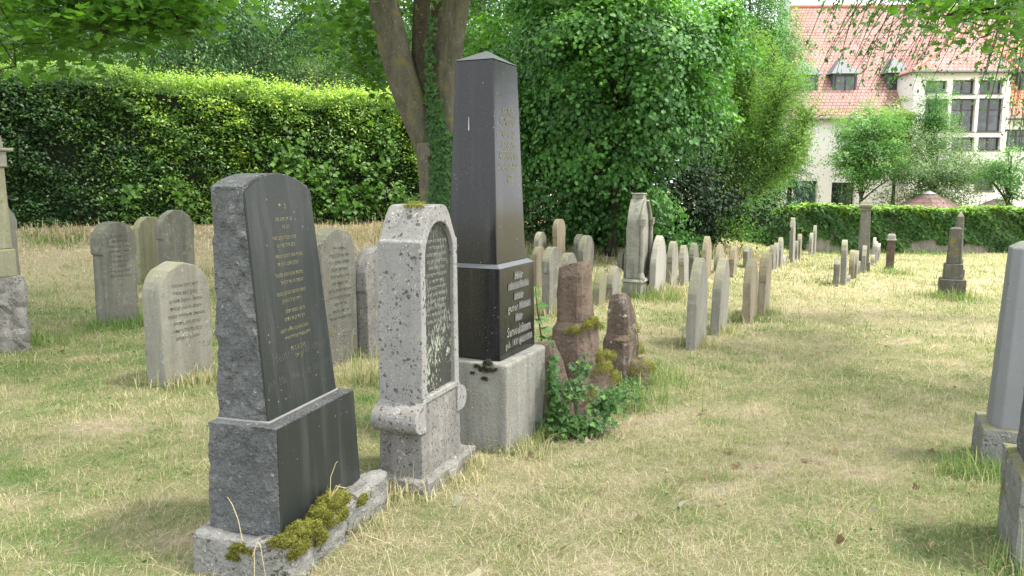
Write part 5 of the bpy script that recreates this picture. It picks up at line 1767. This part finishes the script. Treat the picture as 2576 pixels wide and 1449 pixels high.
        rel(mb).build('window_frame', M['frame_brown'], dm)
        mb = MB().box(xa + t + .03, xb - t - .03, yd + .085, yd + .098, zb2 + .13, zt_ - .13)
        rel(mb).build('pane', M['glass'], dm)
    # flue
    xf, yf = W(1972, 60, 47.5)[0], 47.5
    zl_ = W(1972, 104, yf)[1]
    mb = MB().tube([(xf, yf, gr), (xf, yf, zl_), (xf, yf, zl_ + 2.1), (xf, yf, zl_ + 2.16), (xf, yf, zl_ + 6)], [.30, .30, .30, .31, .31], 20)
    rel(mb).build('steel_flue', M['steel'], o, smooth=True)
    mb = MB().box(xf - .45, xf + .6, yf - .35, yf + .4, zl_ - .12, zl_)
    rel(mb).build('flue_bracket', M['white_wall'], o)
    # lightning rod
    mb = MB().tube([(W(2115, 20, Y + 5)[0], Y + 5.2, rz - .3), (W(2115, 20, Y + 5)[0], Y + 5.2, rz + 1.0)], [.02, .012], 5)
    rel(mb).build('lightning_rod', M['zinc'], o)
build_house()

# ---- garden pavilions
def pavilion(px, py_top, py_eave, hw_px, y, label, cone=True):
    c = atd(px, py_top, y)
    zt_ = c.z; ze = atd(px, py_eave, y).z; r = hw_px / FPX * y
    g = gzf(c.x, y)
    o = tag(empty('garden_pavilion', (c.x, y, g)), label, 'pavilion', None)
    n = 8
    ring = [(r * math.cos(math.pi / 8 + i * math.pi / 4) * 1.05, r * math.sin(math.pi / 8 + i * math.pi / 4) * 1.05) for i in range(n)]
    V = [(x, yy, ze - g) for x, yy in ring] + [(0, 0, zt_ - g)] + [(x * .97, yy * .97, ze - g - .08) for x, yy in ring]
    F = [(i, (i + 1) % n, n) for i in range(n)] + [(i, n + 1 + i, n + 1 + (i + 1) % n, (i + 1) % n) for i in range(n)] + [tuple(range(n + 1, 2 * n + 1))]
    rf = MB().add(V, F).build('roof', M['shingle'], o)
    k = .22
    MB().add([(x * k * .9, yy * k * .9, zt_ - g - (zt_ - ze) * k * .9 + .03) for x, yy in ring] + [(0, 0, zt_ - g + .05)], [(i, (i + 1) % n, n) for i in range(n)]).build('roof_cap', M['cap_grey'], rf)
    for i in range(0, n, 2):
        x, yy = ring[i]
        MB().box(x * .9 - .05, x * .9 + .05, yy * .9 - .05, yy * .9 + .05, -.1, ze - g - .05).build('post', M['frame_brown'], o)
pavilion(2338, 481, 524, 84, 38.0, 'garden pavilion with brown red shingled tent roof and zinc cap beyond the wall')
pavilion(2508, 497, 522, 48, 39.0, 'smaller garden pavilion with brown red tent roof near the cream house')

# ---- garden trees in front of the house
def gtree(name, label, px, y, py_c, hw_px, hh_px, mat, leaf, ncl, nper, cs, tint=0, shape='ovate', **kw):
    c = atd(px, py_c, y)
    return tree(name, label, 'tree', (c.x, y, gzf(c.x, y)), (c.x, y, c.z), (hw_px / FPX * y, hw_px / FPX * y * .8, hh_px / FPX * y), ncl, nper, cs, leaf, mat, shape, .13, nlimb=14, tint=tint, **kw)
gtree('garden_tree', 'round garden tree with yellowish top and dark stems before the cream house', 2175, 40, 375, 88, 115, 'lf_fresh', .13, 230, 75, .6, .18, shell=.35, lump=.5)
gtree('garden_tree', 'loose yellow green tree behind the round one, touching the window bay', 2258, 42, 330, 62, 75, 'lf_lime', .13, 120, 70, .6, .0, shell=.3, lump=.5)
gtree('garden_tree', 'slim bluish green tree standing before the window bay', 2352, 41, 285, 44, 80, 'lf_fresh', .14, 110, 70, .45, -.1, 'thin', shell=.25, lump=.5)
gtree('garden_tree', 'wide greyish fruit tree behind the shingled pavilion', 2355, 39.5, 430, 150, 88, 'lf_apple', .115, 360, 80, .55, .08, shell=.3, flat=.7, lump=.5)
gtree('garden_tree', 'sparse tree at the side of the smaller pavilion', 2540, 36, 440, 62, 78, 'lf_fresh', .12, 70, 60, .5, -.02, shell=.3, lump=.5)
# drooping spruce
def spruce(name, label, px, y, base_py, top_py, hw, label_cat='tree', group=None):
    c = atd(px, base_py, y); g = gzf(c.x, y); top = atd(px, top_py, y).z
    o = tag(empty(name, (c.x, y, g)), label, label_cat, group)
    MB().tube([(0, 0, -.1), (0, 0, (top - g) * .5), (0, 0, top - g)], [.17, .12, .03], 8, .1).build('trunk', M['bark_dark'], o)
    Ps, Ns, Ax, T = [], [], [], []
    H = top - g
    zlow = atd(px, base_py, y).z - g
    for i in range(130):
        f = random.random() ** .8
        zz = zlow + (H - zlow) * f
        a = random.uniform(0, 2 * math.pi)
        L = hw * (1.05 - .75 * f) * random.uniform(.7, 1.1)
        tn = random.gauss(.35, .15)
        for j in range(60):
            t = random.uniform(.1, 1)
            x = math.cos(a) * L * t; yy = math.sin(a) * L * t
            z = zz - .35 * L * t + .12 * L * t * t - random.uniform(0, .28) * (.4 + t)
            Ps.append((x + random.gauss(0, .05), yy + random.gauss(0, .05), z)); Ns.append((math.cos(a) * .4 + random.gauss(0, .3), math.sin(a) * .4 + random.gauss(0, .3), .6))
            Ax.append((math.cos(a) * .4, math.sin(a) * .4, -.9)); T.append(tn + random.gauss(0, .1) + .3 * (t > .85))
    me = leaf_mesh('crown', np.array(Ps), RNG.uniform(.1, .2, len(Ps)), np.array(Ns), np.array(T), 'thin', axis=np.array(Ax))
    obj('crown', me, M['needle'], o)
spruce('spruce_tree', 'dark drooping spruce low behind the ivy wall by the house', 1905, 36.5, 500, 330, 1.5)
spruce('spruce_tree', 'second dark drooping spruce whose branch tips reach the cream house wall', 1985, 38, 500, 350, 1.9)
spruce('spruce_tree', 'grey green spruce with hanging boughs between the maple stem and the hazel bush', 1215, 26, 300, -350, 1.9)

# ---- maple boughs overhead at both sides: the trees themselves stand outside the picture
def side_tree(name, label, base, boughs, crown, mat, shape, leaf, n_extra=0, extra_mat=None, tr=.28):
    g = gzf(base[0], base[1])
    o = tag(empty(name, (base[0], base[1], g)), label, 'tree')
    b0 = np.array((base[0], base[1], g))
    c, rad, ncl, nper, cs, zmin = crown
    P, N, T, C = clumps(c, rad, ncl, nper, cs, .5, .3, .5)
    # keep the crown out of the open view: leaves only where no sight line of the clear sky passes
    k = P[:, 2] > zmin
    P, N, T = P[k], N[k], T[k]
    zc = P[:, 1] * CP - (P[:, 2] - EYE) * SP
    px = 1288 + FPX * P[:, 0] / np.maximum(zc, .1); py = 724.5 - FPX * (P[:, 1] * SP + (P[:, 2] - EYE) * CP) / np.maximum(zc, .1)
    out = (zc < .3) | (py < -40) | (px < -60) | (px > 2640)
    P, N, T = P[out], N[out], T[out]
    Ps, Ns, Ts = [P], [N], [T]
    mb = trunk_mb((0, 0, -.2), Vector(c) - Vector(b0) + Vector((0, 0, 1)), tr, [tuple(Vector(C[i]) - Vector(b0)) for i in range(12)])
    mb.build('trunk', M['bark_maple'], o, smooth=True)
    tw = MB()
    for (px, py, y, sp, n, tn) in boughs:
        q = np.array(atd(px, py, y))
        pts = q + RNG.normal(0, 1, (n, 3)) * np.array([sp, sp * 1.1, sp * .42])
        Ps.append(pts); Ns.append(RNG.normal(0, .4, (n, 3)) + np.array([0, -.15, .9])); Ts.append(RNG.normal(tn, .17, n))
        s = Vector(c) * .55 + Vector((base[0], base[1], q[2] + 1.2)) * .45 - Vector(b0)
        e_ = Vector(q) - Vector(b0)
        mid = s.lerp(e_, .55) + Vector((0, 0, .35))
        tw.tube([s, mid, e_], [.035, .018, .006], 5, 0, False)
        for _ in range(max(2, n // 18)):
            j = RNG.integers(0, n)
            tw.tube([e_, (Vector(pts[j]) - Vector(b0) + e_) / 2 + Vector((0, 0, .03)), Vector(pts[j]) - Vector(b0)], [.008, .005, .003], 4, 0, False)
    tw.build('branches' if False else 'bough', M['bark_dark'], o)
    P = np.concatenate(Ps) - b0
    me = leaf_mesh('crown', P, leaf * RNG.uniform(.65, 1.2, len(P)), np.concatenate(Ns), np.concatenate(Ts), shape, droop=.9)
    obj('crown', me, M[mat], o)
    return o, b0
LB = []
for px, py, n in ((20, 20, 200), (100, 40, 200), (60, 110, 130), (180, 20, 200), (170, 90, 130), (250, 30, 200), (260, 80, 120), (330, 20, 160), (400, 10, 150), (440, 40, 110), (390, 65, 80), (470, 70, 45), (330, 80, 60), (120, 140, 60), (40, 165, 40), (300, -20, 200), (100, -30, 250), (450, -20, 160), (485, 20, 60)):
    LB.append((px, py, 7.8 + random.uniform(-.6, 1.0), .26, int(n * 1.1), .5))
side_tree('maple_tree', 'maple reaching in with low lobed leaf sprays above the near end of the hedge', (-7.6, 6.2), LB, ((-4.5, 5.2, 7.4), (5.4, 5.2, 3.4), 300, 40, .8, 4.4), 'lf_maple', 'maple', .11)
RB = []
for px, py, n in ((2520, 20, 200), (2570, 60, 120), (2440, 15, 140), (2380, 40, 70), (2480, 90, 50), (2560, 120, 50), (2330, 10, 90), (2400, -20, 150), (2550, -20, 200)):
    RB.append((px, py, 7.6 + random.uniform(-.4, .8), .20, int(n * .7), .5))
side_tree('maple_tree', 'maple with dark lobed leaves hanging in at the top corner before the red roof', (8.2, 7.4), RB, ((4.6, 4.6, 7.6), (6.0, 5.6, 3.0), 300, 40, .8, 4.8), 'lf_maple', 'maple', .10)
# drooping fine leaved boughs
def weeping():
    base = (9.4, 10.2)
    g = gzf(*base)
    o = tag(empty('weeping_tree', (base[0], base[1], g)), 'fine leaved tree trailing thin drooping twigs across the red roof', 'tree')
    b0 = Vector((base[0], base[1], g))
    tr = MB().tube([(0, 0, -.2), (-.1, .1, 2), (-.3, .1, 4), (-.5, .1, 6.5)], [.22, .17, .14, .08], 9, .1)
    tw = MB(); Ps, Ts, Ax = [], [], []
    ends = [(2060, 125), (2090, 60), (2120, 175), (2150, 100), (2070, 190), (2170, 210), (2200, 140), (2230, 195), (2250, 90), (2290, 170), (2320, 220), (2340, 120), (2380, 180), (2410, 80), (2420, 150), (2450, 210), (2490, 180),
            (2530, 210), (2560, 260), (2100, 20), (2180, 40), (2280, 40), (2550, 170), (2350, 60), (2210, 240), (2480, 250), (2570, 330), (2555, 380), (2572, 430)]
    for (px, py) in ends:
        for r_ in range(3):
            e_ = atd(px + random.gauss(0, 22), py + random.gauss(0, 14), 9.6 + random.uniform(-.9, .9)) - b0
            s = atd(min(2620, px + random.uniform(120, 420)), random.uniform(-160, -60), 9.8 + random.uniform(-.4, .4)) - b0
            mid = s.lerp(e_, .5) + Vector((0, 0, .35))
            pts = [s, s.lerp(mid, .5) + Vector((0, 0, .12)), mid, mid.lerp(e_, .55) + Vector((0, 0, .06)), e_]
            tw.tube(pts, [.016, .012, .008, .005, .002], 4, 0, False)
            d = (pts[4] - pts[2]).normalized()
            for k in range(46):
                f = random.uniform(1.2, 4.05)
                i = min(3, int(f)); q = pts[i].lerp(pts[i + 1], f - i)
                Ps.append((q.x + random.gauss(0, .06), q.y + random.gauss(0, .06), q.z + random.gauss(-.03, .05)))
                Ts.append(random.gauss(.42, .2)); Ax.append((d.x + random.gauss(0, .5), d.y + random.gauss(0, .5), d.z - .5 + random.gauss(0, .4)))
    for k in range(14):
        i = k
        tr.tube([(-.5, .1, 4 + .15 * k), (-1.0 - .05 * k, -.1, 5 + .15 * k), (-2.2 + .1 * k, -.3, 5.0 + .2 * k)], [.05, .035, .015], 5)
    tr.build('trunk', M['bark_dark'], o, smooth=True)
    tw.build('bough', M['bark_dark'], o)
    P, N, T, C = clumps((base[0] - .2, base[1], g + 7.6), (3.2, 3.0, 2.4), 200, 40, .7)
    zc = P[:, 1] * CP - (P[:, 2] - EYE) * SP
    py = 724.5 - FPX * (P[:, 1] * SP + (P[:, 2] - EYE) * CP) / np.maximum(zc, .1)
    px = 1288 + FPX * P[:, 0] / np.maximum(zc, .1)
    k = (py < -30) | (px > 2650)
    P = P[k] - np.array(b0)
    n1 = len(P)
    A = np.concatenate([np.array(Ax), RNG.normal(0, 1, (n1, 3))])
    P = np.concatenate([np.array(Ps), P])
    me = leaf_mesh('crown', P, RNG.uniform(.035, .08, len(P)), RNG.normal(0, .6, P.shape) + np.array([0, -.3, .7]), np.concatenate([np.array(Ts), T[k]]), 'ovate', axis=A)
    obj('crown', me, M['lf_bush'], o)
weeping()

# ---- ivy and weeds round the sandstone stumps
def ivy_patch(name, spots, label, mat='lf_ivy', tint=.34, leaf=(.02, .042), shape='ivy'):
    Ps, Ns = [], []
    for (px, py, dy, sx_, sz_, n) in spots:
        gp = ghit(px, max(py, 950))
        for _ in range(n):
            c = atd(px + random.gauss(0, sx_), py + random.gauss(0, sz_), dy)
            z = max(c.z, gzf(c.x, c.y) + .015)
            Ps.append((c.x, c.y + random.gauss(0, .05), z)); Ns.append((random.gauss(.1, .45), -.5 + random.gauss(0, .4), .75))
    me = leaf_mesh(name, np.array(Ps), RNG.uniform(leaf[0], leaf[1], len(Ps)), np.array(Ns), RNG.normal(tint, .2, len(Ps)), shape, droop=1.0)
    tag(obj(name, me, M[mat]), label, 'ivy')
d1 = f3.P[1]
ivy_patch('ivy', [(1392, 960, d1 - .12, 7, 36, 200), (1405, 1045, d1 - .14, 14, 24, 240), (1465, 1062, d1 - .16, 36, 10, 240), (1462, 925, d1 + .10, 16, 10, 50), (1450, 985, d1 - .16, 20, 16, 110), (1530, 1000, d1 - .02, 22, 12, 120),
                  (1390, 900, d1 + .0, 6, 12, 24), (1440, 1080, d1 - .15, 36, 8, 160), (1520, 1025, d1 - .05, 24, 10, 110), (1570, 990, d1 + .45, 24, 8, 60), (1590, 965, d1 + .9, 20, 6, 50)],
          'ivy tangle creeping over the sandstone fragments beside the concrete block')
def big_leaf_weed():
    base = ghit(1385, 1010)
    f = Frame(base, 25)
    o = tag(empty('broad_leaved_weed', (base[0], base[1], f.z)), 'tall weed with big oval leaves growing up the edge of the obelisk', 'plant')
    b0 = Vector((base[0], base[1], f.z))
    y = base[1]
    spots = [(1352, 722, 1342, 735), (1360, 752, 1345, 768), (1392, 778, 1352, 800), (1362, 795, 1342, 800), (1395, 812, 1358, 825), (1372, 838, 1352, 846), (1350, 700, 1345, 720), (1390, 850, 1362, 842)]
    mb = MB().tube([(0, 0, 0)] + [atd(x, yy, y) - b0 for x, yy in ((1372, 930), (1362, 850), (1352, 780), (1346, 715))], [.008, .007, .006, .005, .003], 6)
    mb.build('stem', M['bark_shade'], o)
    P, A = [], []
    for a, b_, c, d in spots:
        p, q = atd(c, d, y), atd(a, b_, y - .05)
        P.append(tuple(p - b0)); A.append(tuple((q - p).normalized()))
    me = leaf_mesh('foliage', np.array(P), RNG.uniform(.08, .12, len(P)), np.tile(np.array([.2, -.4, .9]), (len(P), 1)) + RNG.normal(0, .2, (len(P), 3)), np.full(len(P), .3), 'ovate', axis=np.array(A))
    obj('foliage', me, M['lf_bush'], o)
big_leaf_weed()

sp = []
for (px, py, s_, n, h, tn) in ((1000, 1250, .10, 260, .09, .62), (1100, 1215, .10, 240, .08, .6), (1180, 1180, .06, 160, .10, .6), (1290, 1135, .10, 260, .10, .55), (1350, 1105, .08, 200, .09, .35), (900, 1330, .08, 160, .07, .5), (430, 965, .14, 400, .11, .6), (520, 960, .1, 300, .10, .55),
                             (290, 825, .18, 600, .10, .2), (350, 815, .15, 400, .10, .2), (870, 900, .14, 400, .14, .45), (930, 960, .12, 300, .16, .5), (1740, 870, .12, 260, .12, .55), (1805, 838, .12, 220, .12, .5), (1890, 808, .12, 220, .12, .3), (1920, 792, .12, 220, .14, .3),
                             (1640, 750, .3, 600, .16, .3), (1670, 740, .3, 400, .2, .8), (1380, 790, .2, 400, .16, .6), (1420, 1090, .15, 350, .12, .2), (1560, 1010, .2, 420, .14, .25), (1630, 960, .18, 350, .14, .3), (2460, 1190, .12, 260, .12, .3), (2440, 1200, .1, 160, .1, .2),
                             (2550, 1440, .08, 160, .1, .3), (60, 870, .2, 500, .12, .25), (1740, 640, .8, 900, .2, .85), (1900, 650, .8, 500, .16, .85), (2250, 690, .25, 260, .16, .3), (2390, 755, .25, 400, .16, .3), (2100, 640, .6, 500, .22, .3), (2200, 636, .8, 500, .2, .25), (2330, 640, .8, 500, .2, .25),
                             (520, 690, .5, 500, .16, .75), (900, 600, .7, 700, .18, .8), (980, 590, .6, 600, .18, .8), (160, 600, .3, 300, .2, .85), (130, 610, .4, 500, .14, .15), (1390, 640, .5, 500, .2, .5), (1720, 625, .6, 600, .22, .85)):
    g_ = ghit(px, py)
    sp.append((g_[0], g_[1], s_, n, h, tn))
tufts('tall_grass', sp, 'taller uncut tufts of grass round the feet of the stones and along the hedge', 'grass')
# a few dry stalks bent over the kerb
mb = MB()
for pts in (((830, 1255), (832, 1200), (845, 1165), (850, 1160)), ((834, 1250), (850, 1225), (856, 1218), (848, 1232), (838, 1240)), ((835, 1245), (845, 1222), (870, 1228), (885, 1222)), ((640, 1449), (640, 1385), (648, 1362), (655, 1372), (668, 1449)),
            ((635, 1400), (648, 1365), (650, 1362)), ((905, 1340), (960, 1360), (1040, 1395), (1120, 1425)), ((905, 1338), (955, 1348)), ((610, 1360), (600, 1310), (585, 1270), (572, 1250))):
    y = 2.78 if pts[0][0] < 800 else 3.05
    mb.tube([atd(x, yy, y if pts[0][0] != 905 else 3.2 - .25 * i / len(pts)) for i, (x, yy) in enumerate(pts)], [.0014] * (len(pts) - 1) + [.0008], 5, 0, False)
tag(mb.build('dry_stalk', M['dry_stalk'] if 'dry_stalk' in M else plain('straw', (.55, .46, .25), .8)), 'few dry grass stalks bent over the mossy kerb of the dark granite stone', 'dry grass', kind='stuff')
